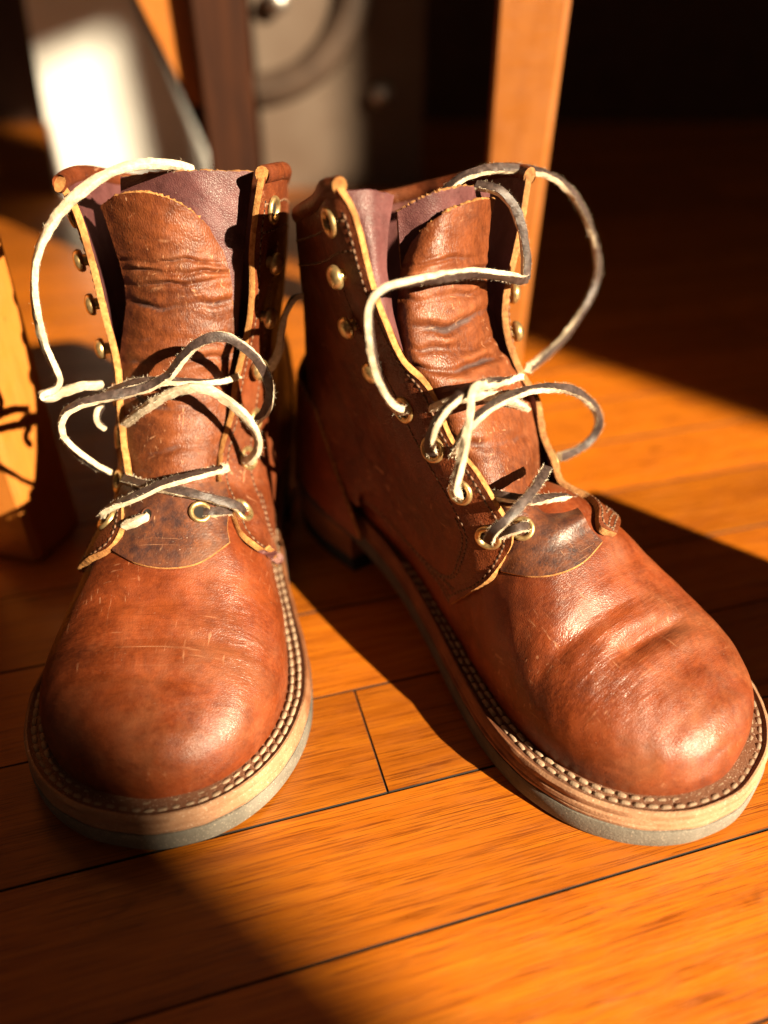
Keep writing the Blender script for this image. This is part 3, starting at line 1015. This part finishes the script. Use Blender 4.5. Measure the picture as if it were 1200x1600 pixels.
# ---- laces
def lace(B, strands):
    """strands: list of (points, a0, twist) ; point = (px, py, lift[, s]); one rawhide lace with a dark grain face"""
    V, F, Mi = [], [], []
    FV, FF = [], []
    hw, hh = 1.8, 1.3
    sec = [(-1, -.82), (-.85, -1), (0, -1.03), (.85, -1), (1, -.82), (1.03, 0), (1, .82), (.85, 1), (0, 1.0), (-.85, 1), (-1, .82), (-1.03, 0)]
    # +y side (index 7..9) is the grain face
    nsec = len(sec)
    cvec = B.R.T @ np.array([-0.05, -0.85, 0.5])
    for pts, a0, tw in strands:
        C = []
        for q in pts:
            if len(q) > 3:
                p = B.at(q[0], q[1], q[3])
            else:
                p, n = B.hit(q[0], q[1], q[2])
                if p is None:
                    p = C[-1] if C else B.at(q[0], q[1], 150)
            C.append(p)
        C = np.array(C)
        d0 = np.linalg.norm(np.diff(C, axis=0), axis=1)
        C = C[np.concatenate([[True], d0 > 0.3])]
        Lc = d0.sum()
        n = max(12, int(Lc/0.8))
        P = catmull(C, n)
        # light smoothing
        for _ in range(3):
            P[1:-1] = 0.25*P[:-2] + 0.5*P[1:-1] + 0.25*P[2:]
        P = P + 0.18*np.stack([vnoise(P, 0.35, 40 + k) for k in range(3)], 1)
        T = np.gradient(P, axis=0); T /= np.linalg.norm(T, axis=1, keepdims=True)
        Nn = cvec - T*(T @ cvec)[:, None]
        Nn /= np.maximum(np.linalg.norm(Nn, axis=1, keepdims=True), 1e-6)
        for _ in range(6):
            Nn[1:-1] = (Nn[:-2] + Nn[1:-1]*2 + Nn[2:])/4
            Nn -= T*np.sum(Nn*T, 1)[:, None]
            Nn /= np.linalg.norm(Nn, axis=1, keepdims=True)
        Sd = np.cross(T, Nn)
        base = len(V)
        rag = nrs.normal(size=(n, nsec))*0.10
        for _ in range(3): rag[1:-1] = (rag[:-2] + rag[1:-1]*2 + rag[2:])/4
        wv = 1 + 0.07*np.sin(np.arange(n)*0.8*0.25 + a0) + 0.03*np.sin(np.arange(n)*0.31 + 2*a0)
        for i in range(n):
            x = i/(n-1)*Lc
            a = math.radians(a0 + tw*x/100.0*90 + 14*math.sin(x*0.11 + a0))
            ca, sa = math.cos(a), math.sin(a)
            ex, ey = Sd[i]*ca + Nn[i]*sa, -Sd[i]*sa + Nn[i]*ca
            for k, (u, w) in enumerate(sec):
                V.append(P[i] + ex*hw*wv[i]*(u + rag[i, k]*(0.6 if 7 <= k <= 9 else 1.3)) + ey*hh*(w + rag[i, k]*0.6))
            if 1 < i < n - 1:
                for _ in range(8):
                    k = (nrs.randint(nsec) if nrs.rand() < 0.4 else (5, 6, 10, 11, 10, 6)[nrs.randint(6)])
                    if 8 == k: continue
                    u, w = sec[k]
                    o_ = P[i] + ex*hw*u + ey*hh*w
                    dr = ex*u + ey*w + T[i]*nrs.normal()*0.7 + nrs.normal(size=3)*0.45
                    dr /= np.linalg.norm(dr)
                    ln = abs(nrs.normal())*0.6 + 0.2
                    sdv = np.cross(dr, T[i]); sdv /= max(np.linalg.norm(sdv), 1e-6)
                    b0 = len(FV)
                    bend = nrs.normal(size=3)*0.15
                    FV += [o_ - sdv*0.055, o_ + sdv*0.055, o_ + dr*ln*0.6 + sdv*0.035 + bend*0.5, o_ + dr*ln + bend]
                    FF += [(b0, b0+1, b0+2), (b0, b0+2, b0+3)]
        Fg = grid_faces(n, nsec, base, wrap=True)
        F += Fg
        Mi += [1 if (f[0]-base) % nsec in (6, 7, 8, 9) else 0 for f in Fg]
        F.append(tuple(base + k for k in range(nsec))); F.append(tuple(base + (n-1)*nsec + k for k in range(nsec))); Mi += [0, 0]
    o = new_mesh('lace', np.array(V)*MM, F, [MAT['lacepale'], MAT['lacedark']], Mi, True, 40, B.root)
    fz = new_mesh('lace_fuzz', np.array(FV)*MM, FF, [MAT['fuzz']], smooth=False, parent=o)
    fz['kind'] = 'stuff'
    return o

# ================================================================== left boot in the picture
LB = Boot('leather_boot', (-88, 453), 0.0, +1, 'brown leather boot facing the camera, on the left of the pair')
LB.groove_list = [(250, -8, 0.10, 2.6, 26, 1.1), (236, 6, -0.05, 3.0, 34, 0.7), (222, -12, 0.12, 2.5, 20, 0.8)]
build_sole(LB)
build_foot(LB)
build_counter(LB)
GL, NL, tLl = build_quarter(LB, -1, [(116, 887, None), (150, 876, None), (180, 856, None), (196, 830, None), (203, 800, 184), (200, 750, 172), (192, 700, 160), (183, 640, 150),
                                (178, 570, 142), (160, 500, 137), (140, 420, 132), (112, 330, 128), (90, 292, 125)], None)
GR, NR, tLr = build_quarter(LB, +1, [(441, 880, None), (405, 864, None), (375, 842, None), (352, 806, 182), (345, 770, 174), (350, 700, 161), (365, 650, 152), (372, 600, 147),
                                (385, 540, 141), (398, 450, 136), (398, 400, 133), (405, 330, 129), (416, 276, 126)], None)
TM = [MAT['tongue'], MAT['plum'], MAT['cut']]
_, LT, _ = px_patch(LB, 'tongue', [
    [(188, 778, 168), (225, 775, 178), (268, 772, 181), (312, 770, 178), (352, 768, 168)],
    [(182, 705, 154), (220, 705, 165), (268, 705, 169), (316, 703, 165), (356, 700, 155)],
    [(182, 625, 143), (216, 622, 152), (266, 620, 156), (320, 618, 152), (364, 616, 143)],
    [(190, 540, 136), (222, 540, 144), (270, 540, 147), (322, 538, 144), (366, 536, 136)],
    [(196, 455, 130), (226, 455, 137), (272, 455, 140), (322, 452, 137), (362, 450, 130)],
    [(178, 385, 126), (212, 385, 133), (262, 385, 136), (312, 392, 133), (352, 400, 127)],
    [(156, 322, 122), (190, 303, 129), (245, 304, 132), (300, 330, 130), (344, 372, 124)]], 150, 70, 2.2, TM,
    folds=[(0.30, 0.018, 1.6, 0.0, 0.75, -0.08, 0.1), (0.17, 0.016, 0.8, 0.3, 0.95, 0.06, 0), (0.44, 0.012, 1.0, 0.05, 0.95, 0.02, 0.1), (0.52, 0.012, 0.7, 0.25, 1, -0.02, 0),
           (0.615, 0.011, 1.2, 0.1, 1.0, 0.0, 0.06), (0.69, 0.009, 0.9, 0.05, 0.95, 0.015, 0.05), (0.735, 0.009, 1.0, 0.15, 1.0, -0.01, 0.05), (0.78, 0.008, 0.8, 0.05, 0.9, 0.02, 0.03)], rag=0.12, noise=0.45)
px_patch(LB, 'tongue_lining', [
    [(205, 560, 132), (290, 560, 140), (368, 560, 134)],
    [(195, 450, 124), (300, 450, 132), (376, 450, 127)],
    [(188, 350, 117), (300, 350, 127), (386, 345, 120)],
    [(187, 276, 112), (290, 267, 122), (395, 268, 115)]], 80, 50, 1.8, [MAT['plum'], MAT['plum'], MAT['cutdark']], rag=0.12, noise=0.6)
px_patch(LB, 'tongue_base', [
    [(180, 862, None), (215, 881, None), (262, 889, None), (312, 880, None), (356, 850, None)],
    [(182, 835, None), (220, 845, None), (265, 848, None), (312, 842, None), (352, 826, None)],
    [(186, 800, None, 3), (224, 803, None, 3), (266, 804, None, 3), (312, 800, None, 3), (352, 794, None, 3)],
    [(190, 758, 171), (226, 758, 180), (268, 757, 184), (312, 755, 180), (352, 752, 171)]], 70, 60, 1.5, [MAT['base'], MAT['base'], MAT['cut']], noise=0.35)

# ================================================================== right boot in the picture
RB = Boot('leather_boot', (-38, 407), math.radians(36.6), -1, 'brown leather boot turned outwards, on the right, its inner side showing')
RB.groove_list = [(237, 5, 0.05, 3.9, 19, 3.8, 0.35), (222, -14, 0.08, 4.0, 26, 1.1), (210, 18, -0.1, 3.5, 18, 0.8), (252, 10, 0.0, 5, 24, 0.7)]
build_sole(RB)
build_foot(RB)
build_counter(RB)
HL, ML, tRl = build_quarter(RB, -1, [(711, 943, None), (740, 926, None), (768, 908, None), (792, 878, None), (801, 838, 187), (775, 790, 180), (745, 740, 170), (705, 690, 157), (683, 640, 149), (665, 605, 143),
                                (625, 565, 134), (592, 490, 126), (575, 430, 120), (550, 335, 113), (526, 296, 108)], [(690, 908), (660, 868), (625, 825), (592, 795), (562, 775)])
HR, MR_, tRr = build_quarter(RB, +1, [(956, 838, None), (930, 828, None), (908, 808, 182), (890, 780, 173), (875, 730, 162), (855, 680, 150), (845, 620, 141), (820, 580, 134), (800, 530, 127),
                                 (795, 470, 121), (808, 400, 116), (820, 340, 112), (831, 277, 107)], None, 'cutdark')  # darker edge material stands in for shade on this flap's rim
_, RT, _ = px_patch(RB, 'tongue', [
    [(738, 775, 160), (770, 785, 169), (800, 787, 172), (830, 780, 168), (852, 770, 158)],
    [(702, 705, 146), (738, 712, 157), (782, 712, 161), (822, 700, 156), (848, 692, 145)],
    [(652, 612, 133), (692, 622, 144), (737, 622, 148), (785, 610, 144), (822, 600, 133)],
    [(626, 545, 124), (652, 550, 132), (700, 552, 136), (746, 545, 133), (774, 535, 124)],
    [(622, 455, 117), (645, 455, 124), (690, 455, 128), (735, 452, 125), (760, 448, 117)],
    [(630, 408, 113), (652, 402, 120), (692, 392, 124), (736, 385, 121), (764, 380, 113)],
    [(642, 378, 111), (662, 356, 116), (700, 330, 120), (744, 313, 118), (773, 311, 111)]], 150, 70, 2.2, TM,
    folds=[(0.20, 0.014, 1.0, 0.05, 0.8, 0.0, 0.1), (0.36, 0.016, 1.2, 0.2, 1.0, 0.03, 0.1), (0.44, 0.013, 1.5, 0.1, 1.0, 0.03, 0.06), (0.51, 0.010, 0.9, 0.2, 1.0, 0.0, 0.0),
           (0.57, 0.012, 1.6, 0.15, 1.0, 0.04, 0.05), (0.645, 0.011, 1.0, 0.05, 0.9, 0.03, 0.05), (0.72, 0.010, 1.1, 0.1, 1.0, 0.02, 0.05), (0.79, 0.010, 0.7, 0.0, 0.9, 0.0, 0.0)], rag=0.12, noise=0.45)
px_patch(RB, 'tongue_lining', [
    [(632, 470, 110), (690, 470, 118), (760, 465, 108)],
    [(626, 400, 107), (690, 390, 116), (764, 380, 106)],
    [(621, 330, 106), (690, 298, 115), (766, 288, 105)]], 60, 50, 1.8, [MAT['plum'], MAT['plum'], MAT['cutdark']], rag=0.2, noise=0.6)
px_patch(RB, 'gusset', [
    [(624, 572, 131), (630, 574, 131), (636, 576, 129)],
    [(588, 500, 122), (604, 502, 124), (618, 502, 122)],
    [(568, 430, 115), (590, 432, 118), (607, 432, 116)],
    [(556, 370, 110), (582, 372, 114), (605, 375, 111)],
    [(533, 300, 103), (575, 297, 107), (615, 305, 103)]], 60, 24, 1.6, [MAT['plum'], MAT['plum'], MAT['plum']], rag=0.1, noise=0.5)
px_patch(RB, 'tongue_base', [
    [(786, 893, None), (826, 901, None), (868, 898, None), (908, 880, None), (938, 848, None)],
    [(782, 868, None), (816, 872, None), (856, 868, None), (892, 852, None), (920, 830, None)],
    [(778, 838, None, 3), (810, 838, None, 3), (845, 832, None, 3), (874, 820, None, 3), (902, 806, None, 3)],
    [(764, 785, 165), (796, 793, 175), (826, 790, 177), (854, 782, 172), (880, 768, 160)]], 70, 60, 1.5, [MAT['base'], MAT['base'], MAT['cut']], noise=0.35)

# ---- eyelets, hooks, seams
def put(B, kind, px, py, trees, scale=1.0, nfix=None):
    p, n = B.hit(px, py, 0, trees)
    if p is None: return
    hardware(B, kind, p + n*0.3, n, scale)

for px, py, k in ((763, 840, 'eyelet'), (719, 769, 'eyelet'), (676, 702, 'eyelet'), (631, 641, 'eyelet'), (590, 577, 'lace_hook'), (553, 507, 'lace_hook'), (537, 429, 'lace_hook'), (515, 348, 'eyelet')):
    put(RB, k, px, py, [tRl])
put(RB, 'eyelet', 816, 826, [RB.surf[-1]], 0.9)
for px, py in ((379, 797), (388, 716), (399, 656)):
    put(LB, 'eyelet', px, py, [tLr])
put(LB, 'eyelet', 313, 800, [LB.surf[-1]], 0.85)
_p, _n = LB.hit(229, 806, 0, [LB.surf[-1]])
hl = lathe([(3.4, 0.05), (3.3, 0.28), (2.6, 0.30), (2.4, 0.12), (0.01, 0.1)], 20, 'lace_hole', [MAT['base'], MAT['hole']], [0, 0, 1, 1], LB.root)
hl.rotation_mode = 'QUATERNION'; hl.rotation_quaternion = Vector(_n).to_track_quat('Z', 'Y'); hl.location = Vector(_p)*MM; hl.scale = (0.8, 1.15, 1)

def on_rows(B, G, N, fracs, dist, kinds, scale=1.0):
    nu = G.shape[0]
    for fr, k in zip(fracs, kinds):
        LE = np.concatenate([[0], np.cumsum(np.linalg.norm(np.diff(G[:, 0], axis=0), axis=1))])
        i = int(np.argmin(np.abs(LE/LE[-1] - fr)))
        L = np.concatenate([[0], np.cumsum(np.linalg.norm(np.diff(G[i], axis=0), axis=1))])
        p = np.array([np.interp(dist, L, G[i][:, q]) for q in range(3)])
        n = np.array([np.interp(dist, L, N[i][:, q]) for q in range(3)]); n /= np.linalg.norm(n)
        hardware(B, k, p + n*0.3, n, scale)
kk = ['eyelet']*4 + ['lace_hook']*3 + ['eyelet']
on_rows(LB, GL, NL, (0.22, 0.33, 0.43, 0.525, 0.63, 0.73, 0.83, 0.93), 11, kk)
on_rows(LB, GR, NR, (0.61, 0.72, 0.83, 0.93), 11, ['lace_hook', 'lace_hook', 'lace_hook', 'eyelet'])
on_rows(RB, HR, MR_, (0.20, 0.31, 0.41, 0.52, 0.63, 0.73, 0.83, 0.93), 11, kk)

for B, quarters in ((LB, ((GL, NL), (GR, NR))), (RB, ((HL, ML), (HR, MR_)))):
    P, Q = [], []
    for G, N in quarters:
        for d, r0, r1 in ((3.4, 0.02, 0.97), (21.0, 0.04, 0.90), (23.4, 0.04, 0.42)):
            a, b = along_edge(G, N, d, r0, r1); P.append(a); Q.append(b)
        for d, c0, c1 in ((2.6, 0.03, 0.62), (5.4, 0.06, 0.62), (10.5, 0.10, 0.60), (13.2, 0.12, 0.60)):
            a, b = along_bottom(G, N, d, c0, c1); P.append(a); Q.append(b)
        for d in (11.0, 22.0):
            top = G[::-1]; tn = N[::-1]
            a, b = along_bottom(top, tn, d, 0.12, 1.0); P.append(a); Q.append(b)
    capsule_rows(B, 'seam_stitching', P, Q, 3.0, 2.2, 0.52, MAT['thread'], lift=0.10, holes=MAT['hole'])
    welt_stitches(B)

# ---- laces
lace(LB, [
    ([(300, 266, 0, 112), (272, 258, 0, 121), (235, 255, 0, 128), (190, 263, 0, 134), (135, 292, 0, 140), (88, 340, 0, 146), (60, 395, 0, 150), (54, 450, 0, 152), (60, 505, 0, 152), (74, 550, 0, 152),
      (91, 585, 0, 152), (92, 604, 0, 153), (76, 613, 0, 155), (64, 617, 0, 157), (72, 624, 0, 156), (100, 612, 0, 153), (128, 603, 0, 150), (160, 602, 0, 144)], 165, -0.3),
    ([(172, 738, 0, 160), (150, 728, 0, 166), (120, 706, 0, 172), (99, 680, 0, 175), (98, 652, 0, 176), (120, 634, 0, 175), (160, 622, 0, 172), (200, 613, 0, 169), (235, 604, 0, 167), (262, 588, 0, 167), (285, 560, 0, 168), (310, 536, 0, 168),
      (345, 525, 0, 167), (382, 542, 0, 165), (410, 573, 0, 163), (421, 605, 0, 161), (418, 635, 0, 158), (404, 655, 0, 154), (392, 664, 0, 150)], 60, -0.55),
    ([(188, 670, 0, 150), (205, 655, 0, 156), (240, 629, 0, 164), (280, 611, 0, 167), (315, 606, 0, 168), (350, 622, 0, 167), (382, 650, 0, 167), (402, 682, 0, 166), (402, 704, 0, 164), (388, 720, 0, 160), (381, 716, 0, 154)], 120, 0.35),
    ([(160, 620, 0, 158), (200, 602, 0, 162), (250, 596, 0, 163), (310, 598, 0, 160), (348, 595, 0, 155), (372, 589, 0, 144), (392, 585, 0, 122)], 40, 0.5),
    ([(160, 634, 0, 146), (152, 645, 0, 150), (152, 658, 0, 152), (162, 668, 0, 150)], 100, 0.2),
    ([(182, 808, 0, 181), (164, 806, 0, 187), (166, 797, 0, 189), (205, 779, 0, 191), (255, 757, 0, 190), (300, 744, 0, 188), (326, 738, 0, 183), (346, 733, 0, 172), (364, 728, 0, 148)], 70, -0.5),
    ([(195, 748, 0, 172), (225, 757, 0, 182), (260, 764, 0, 187), (305, 773, 0, 189), (348, 784, 0, 187), (374, 793, 0, 184), (380, 799, 0, 178)], 25, 0.3),
    ([(194, 823, 1.6), (206, 818, 1.8), (219, 812, 1.8), (229, 808, 0.6), (232, 806, -2.0)], 120, 0.1),
    ([(305, 801, 0, 186), (322, 801, 0, 191), (345, 800, 0, 188), (362, 800, 0, 182)], 30, 0.1),
    ([(410, 585, 0, 128), (426, 568, 0, 126), (437, 545, 0, 124), (440, 520, 0, 122), (446, 490, 0, 120), (458, 468, 0, 118), (470, 462, 0, 114)], 120, -1.2),
])
lace(RB, [
    ([(690, 306, 0, 92), (715, 282, 0, 95), (750, 267, 0, 98), (800, 263, 0, 99), (848, 270, 0, 99), (885, 293, 0, 98), (912, 332, 0, 96), (930, 385, 0, 94), (933, 430, 0, 93), (918, 470, 0, 94), (888, 518, 0, 98), (855, 553, 0, 106), (832, 571, 0, 118), (825, 575, 0, 128)], 20, 0.12),
    ([(745, 290, 0, 108), (778, 297, 0, 116), (803, 322, 0, 120), (816, 362, 0, 123), (822, 405, 0, 125), (821, 436, 0, 126)], 15, 0.1),
    ([(822, 436, 0, 126), (812, 437, 0, 128), (785, 430, 0, 132), (740, 427, 0, 136), (690, 433, 0, 139), (640, 440, 0, 139), (603, 450, 0, 137), (581, 470, 0, 137), (576, 505, 0, 139), (582, 555, 0, 143),
      (597, 605, 0, 146), (616, 635, 0, 147), (632, 643, 0, 141)], 55, 0.35),
    ([(676, 708, 0, 153), (671, 694, 0, 159), (678, 668, 0, 163), (696, 640, 0, 165), (722, 616, 0, 166), (752, 601, 0, 165), (790, 595, 0, 160), (812, 590, 0, 150)], 30, 0.6),
    ([(719, 775, 0, 168), (711, 764, 0, 175), (719, 725, 0, 176), (729, 680, 0, 174), (735, 640, 0, 171), (737, 612, 0, 169), (752, 603, 0, 166), (775, 602, 0, 160)], 125, -0.35),
    ([(700, 722, 0, 150), (714, 697, 0, 163), (742, 655, 0, 169), (785, 625, 0, 168), (840, 608, 0, 163), (890, 608, 0, 158), (925, 632, 0, 154), (936, 662, 0, 151), (920, 690, 0, 150), (893, 707, 0, 152), (874, 714, 0, 154)], 75, -0.45),
    ([(662, 648, 0, 136), (690, 632, 0, 153), (725, 622, 0, 160), (765, 618, 0, 158), (800, 628, 0, 150), (822, 640, 0, 142)], 115, 0.3),
    ([(764, 845, 0, 184), (770, 833, 0, 190), (795, 808, 0, 192), (825, 775, 0, 189), (845, 748, 0, 182), (853, 732, 0, 172)], 20, -0.2),
    ([(760, 772, 0, 172), (795, 777, 0, 182), (835, 781, 0, 183), (875, 777, 0, 180), (903, 780, 0, 176), (914, 792, 0, 173), (912, 803, 0, 169)], 40, 0.5),
    ([(782, 836, 0, 184), (800, 829, 0, 190), (816, 824, 0, 191), (823, 821, 0, 184)], 40, 0.1),
])

# ------------------------------------------------------------------ behind the boots
def box_mesh(sx, sy, z0, z1, taper=1.0, bev=0.003, lean=(0, 0)):
    """upright post with eased edges: half sizes at the top, scaled by taper at the bottom (m)"""
    prof = []
    for x, y, in ((1, 1), (-1, 1), (-1, -1), (1, -1)):
        prof.append((x, y))
    V, F = [], []
    zs = [(z0, taper*0.93), (z0 + 0.004, taper), (z1, 1.0)]
    for z, k in zs:
        f = (z - z0)/(z1 - z0)
        for x, y in prof:
            ax, ay = x*(sx*k), y*(sy*k)
            ox, oy = lean[0]*f, lean[1]*f
            a, b = (ax - x*bev, ay), (ax, ay - y*bev)
            if x*y > 0: a, b = b, a
            V.append((a[0] + ox, a[1] + oy, z)); V.append((b[0] + ox, b[1] + oy, z))
    F = grid_faces(len(zs), 8, wrap=True)
    F.append(tuple(range(8))); F.append(tuple(range((len(zs)-1)*8, len(zs)*8)))
    return V, F

def post(name, loc, rz, sx, sy, z0, z1, mat, label, cat, group=None, **kw):
    V, F = box_mesh(sx, sy, z0, z1, **kw)
    o = new_mesh(name, V, F, [mat], smooth=False)
    o.location = loc; o.rotation_euler = (0, 0, rz)
    tag(o, label, cat, group)
    return o

post('chair_leg', (0.095, 0.600, 0), math.radians(-9), 0.026, 0.022, 0.0, 0.44, MAT['chairwood'], 'sunlit orange wooden chair leg standing behind the right boot', 'chair leg', taper=0.72, lean=(0.004, 0.0))
post('chair_leg', (-0.210, 0.360, 0), math.radians(-16), 0.026, 0.024, 0.0, 0.44, MAT['chairwood'], 'sunlit orange wooden chair leg at the left picture edge', 'chair leg', taper=0.85)

M = Mat('white_paper'); v = M.obj()
MAT['white'] = M.fin(M.ramp(M.noise(v, 12, 3), [(0.3, (0.70, 0.69, 0.66)), (0.7, (0.80, 0.79, 0.76))]), 0.7, M.bump(M.noise(v, 18, 3), 0.3, 0.01))
MAT['steel'] = metal('satin_steel', (0.62, 0.58, 0.54), 0.38)
M = Mat('grey_plastic'); v = M.obj()
MAT['grey'] = M.fin(M.ramp(M.noise(v, 8, 4), [(0.3, (0.095, 0.062, 0.044)), (0.7, (0.14, 0.105, 0.082))]), 0.42)
M = Mat('shadow_dark_wood'); v = M.obj(scale=(12, 12, 1))
MAT['darkwood'] = M.fin(M.ramp(M.noise(v, 12, 4), [(0.3, (0.012, 0.0028, 0.0007)), (0.7, (0.034, 0.009, 0.002))]), 0.7, Specular_IOR_Level=0.15)  # dark brown wood, deepened so the leg's shadow sits in the colour
M = Mat('brown_moulding'); MAT['moulding'] = M.fin(M.ramp(M.noise(M.obj(), 30, 3), [(0.3, (0.045, 0.026, 0.017)), (0.7, (0.07, 0.042, 0.028))]), 0.6)

# white board leaning at the back, partly in the sun
def prism(name, front, thick, mats, **kw):
    """flat polygon (list of world points, m) given a real thickness away from the camera"""
    n = len(front)
    V = [tuple(p) for p in front] + [(p[0], p[1] + thick, p[2]) for p in front]
    F = [tuple(range(n)), tuple(range(2*n - 1, n - 1, -1))] + [(i, i + n, (i+1) % n + n, (i+1) % n) for i in range(n)]
    return new_mesh(name, V, F, mats, smooth=False, **kw)
def wp(px, py, Y):
    o, d = cam_ray(px, py)
    k = Y*1000/d[1]
    return tuple((o + d*k)*MM)
wb = prism('white_board', [wp(92, 306, 1.16), wp(345, 306, 1.16), wp(192, -25, 1.18), wp(34, -25, 1.18)], 0.03, [MAT['white']])
tag(wb, 'blurred white board standing behind the left boot, brightest thing in the background', 'board')
post('dark_leg', (-0.134, 0.74, 0), 0.2, 0.024, 0.024, 0, 0.46, MAT['darkwood'], 'dark brown wooden leg, its shadow painted into the colour, between white board and grey cabinet', 'furniture leg', taper=0.85)
br = prism('wooden_brace', [wp(330, 165, 0.735), wp(300, 165, 0.735), wp(206, -20, 0.735), wp(140, -150, 0.735), wp(322, -150, 0.735)], 0.03, [MAT['chairwood']])
tag(br, 'blurred orange wooden brace at the top beside the dark leg', 'brace')
# grey cabinet front with a curved moulding and two shiny knobs
cab = empty('cabinet', (-0.0595, 1.20, 0))
tag(cab, 'blurred grey cabinet front in the background above the gap between the boots', 'cabinet')
def slab_box(name, cx, cy, cz, sx, sy, sz, mat, parent):
    V = [(cx + a*sx/2, cy + b*sy/2, cz + c*sz/2) for c in (-1, 1) for b in (-1, 1) for a in (-1, 1)]
    F = [(0, 2, 3, 1), (4, 5, 7, 6), (0, 1, 5, 4), (2, 6, 7, 3), (0, 4, 6, 2), (1, 3, 7, 5)]
    return new_mesh(name, V, F, [mat], smooth=False, parent=parent)
slab_box('panel', 0, 0.02, 0.25, 0.228, 0.04, 0.50, MAT['grey'], cab)
class _R: pass
_r = _R(); _r.root = cab
rib = catmull(np.array([(-113, -2, 128), (-80, -4, 134), (-40, -5, 152), (-2, -5, 188), (22, -5, 240), (30, -4, 330)], dtype=float), 60)
tube(_r, 'moulding', rib, lambda k: 17.0, MAT['moulding'])
for kx, kz in ((-0.078, 0.232), (0.057, 0.124)):
    kb = lathe([(6, 0), (6, 8), (13, 12), (15, 18), (12, 24), (5, 27), (0.01, 27.5)], 20, 'knob', [MAT['steel']], None, cab)
    kb.location = (kx, 0, kz); kb.rotation_euler = (math.pi/2, 0, 0)

# unseen box added beyond the right edge to cast a floor shadow
bx0 = np.array([AZ.x, AZ.y])*0.235 + np.array([-AZ.y, AZ.x])*0.334
blocker = empty('shadow_blocker', (bx0[0], bx0[1], 0), math.atan2(AZ.y, AZ.x))
tag(blocker, 'added low shadow blocker, unseen beyond the right picture edge, shading the floor beside the right boot', 'box')
for sy in (-1, 1): slab_box('blocker_side', 0, sy*0.046, 0.0805, 0.12, 0.012, 0.161, MAT['chairwood'], blocker)
for sx in (-1, 1): slab_box('blocker_end', sx*0.053, 0, 0.080, 0.012, 0.079, 0.160, MAT['chairwood'], blocker)
slab_box('blocker_top', 0, 0, 0.168, 0.128, 0.112, 0.012, MAT['chairwood'], blocker)

# unseen window wall at the right, added with openings that shape light and shade
W_AX = np.array([AZ.x, AZ.y]); W_N = np.array([-AZ.y, AZ.x])
WD = 2.4
lp = np.array(lamp.location)
def to_wall(p):
    """where the ray from a point (m) to the lamp crosses the wall plane -> (across, height)"""
    p = np.array(p, dtype=float)
    d = lp - p
    k = (WD - p[:2] @ W_AX) / (d[:2] @ W_AX)
    q = p + d*k
    return float(q[:2] @ W_N), float(q[2])
aR = to_wall((0.162, 0.605, 0))[0]          # jamb whose shade lies on the floor at the right
aL = to_wall((-0.074, 0.174, 0.04))[0]      # jamb whose shade crosses the left toe
zlo, zhi = 0.75, to_wall((-0.28, 0.80, 0.30))[1]
light_openings = [(aL, aR, zlo, zhi),
         (to_wall((-0.48, 1.16, 0.1))[0], to_wall((-0.345, 1.16, 0.1))[0], to_wall((-0.4, 1.16, 0.0))[1], to_wall((-0.4, 1.16, 0.232))[1]),  # extra opening added to light the white board
         (to_wall((-0.20, 1.12, 0.1))[0], to_wall((0.02, 1.12, 0.1))[0], to_wall((-0.1, 1.12, 0.02))[1], to_wall((-0.1, 1.12, 0.4))[1])]  # extra opening added to light the cabinet front
acut = sorted({aL - 1.2, light_openings[2][1] + 1.4} | {x for p_ in light_openings for x in p_[:2]})
zcut = sorted({-0.012, 3.2} | {x for p_ in light_openings for x in p_[2:]})
V, F = [], []
for w in (WD, WD + 0.05):
    for z in zcut:
        for a in acut:
            p_ = W_AX*w + W_N*a
            V.append((p_[0], p_[1], z))
na, nz_ = len(acut), len(zcut)
for k in (0, na*nz_):
    for i in range(nz_ - 1):
        for j in range(na - 1):
            ca, cz = (acut[j] + acut[j+1])/2, (zcut[i] + zcut[i+1])/2
            if any(p_[0] < ca < p_[1] and p_[2] < cz < p_[3] for p_ in light_openings): continue
            q0 = k + i*na + j
            F.append((q0, q0 + 1, q0 + 1 + na, q0 + na))
M = Mat('wall_paint')
MAT['wall'] = M.fin(M.ramp(M.noise(M.obj(), 20, 3), [(0.3, (0.055, 0.024, 0.014)), (0.7, (0.08, 0.036, 0.021))]), 0.8)
wall = new_mesh('wall', V, F, [MAT['wall']], smooth=False)
tag(wall, kind='structure')

bw = new_mesh('back_wall', [(-4, 1.75, -0.012), (4, 1.75, -0.012), (4, 1.75, 2.4), (-4, 1.75, 2.4)], [(0, 1, 2, 3)], [MAT['wall']], smooth=False)
tag(bw, kind='structure')
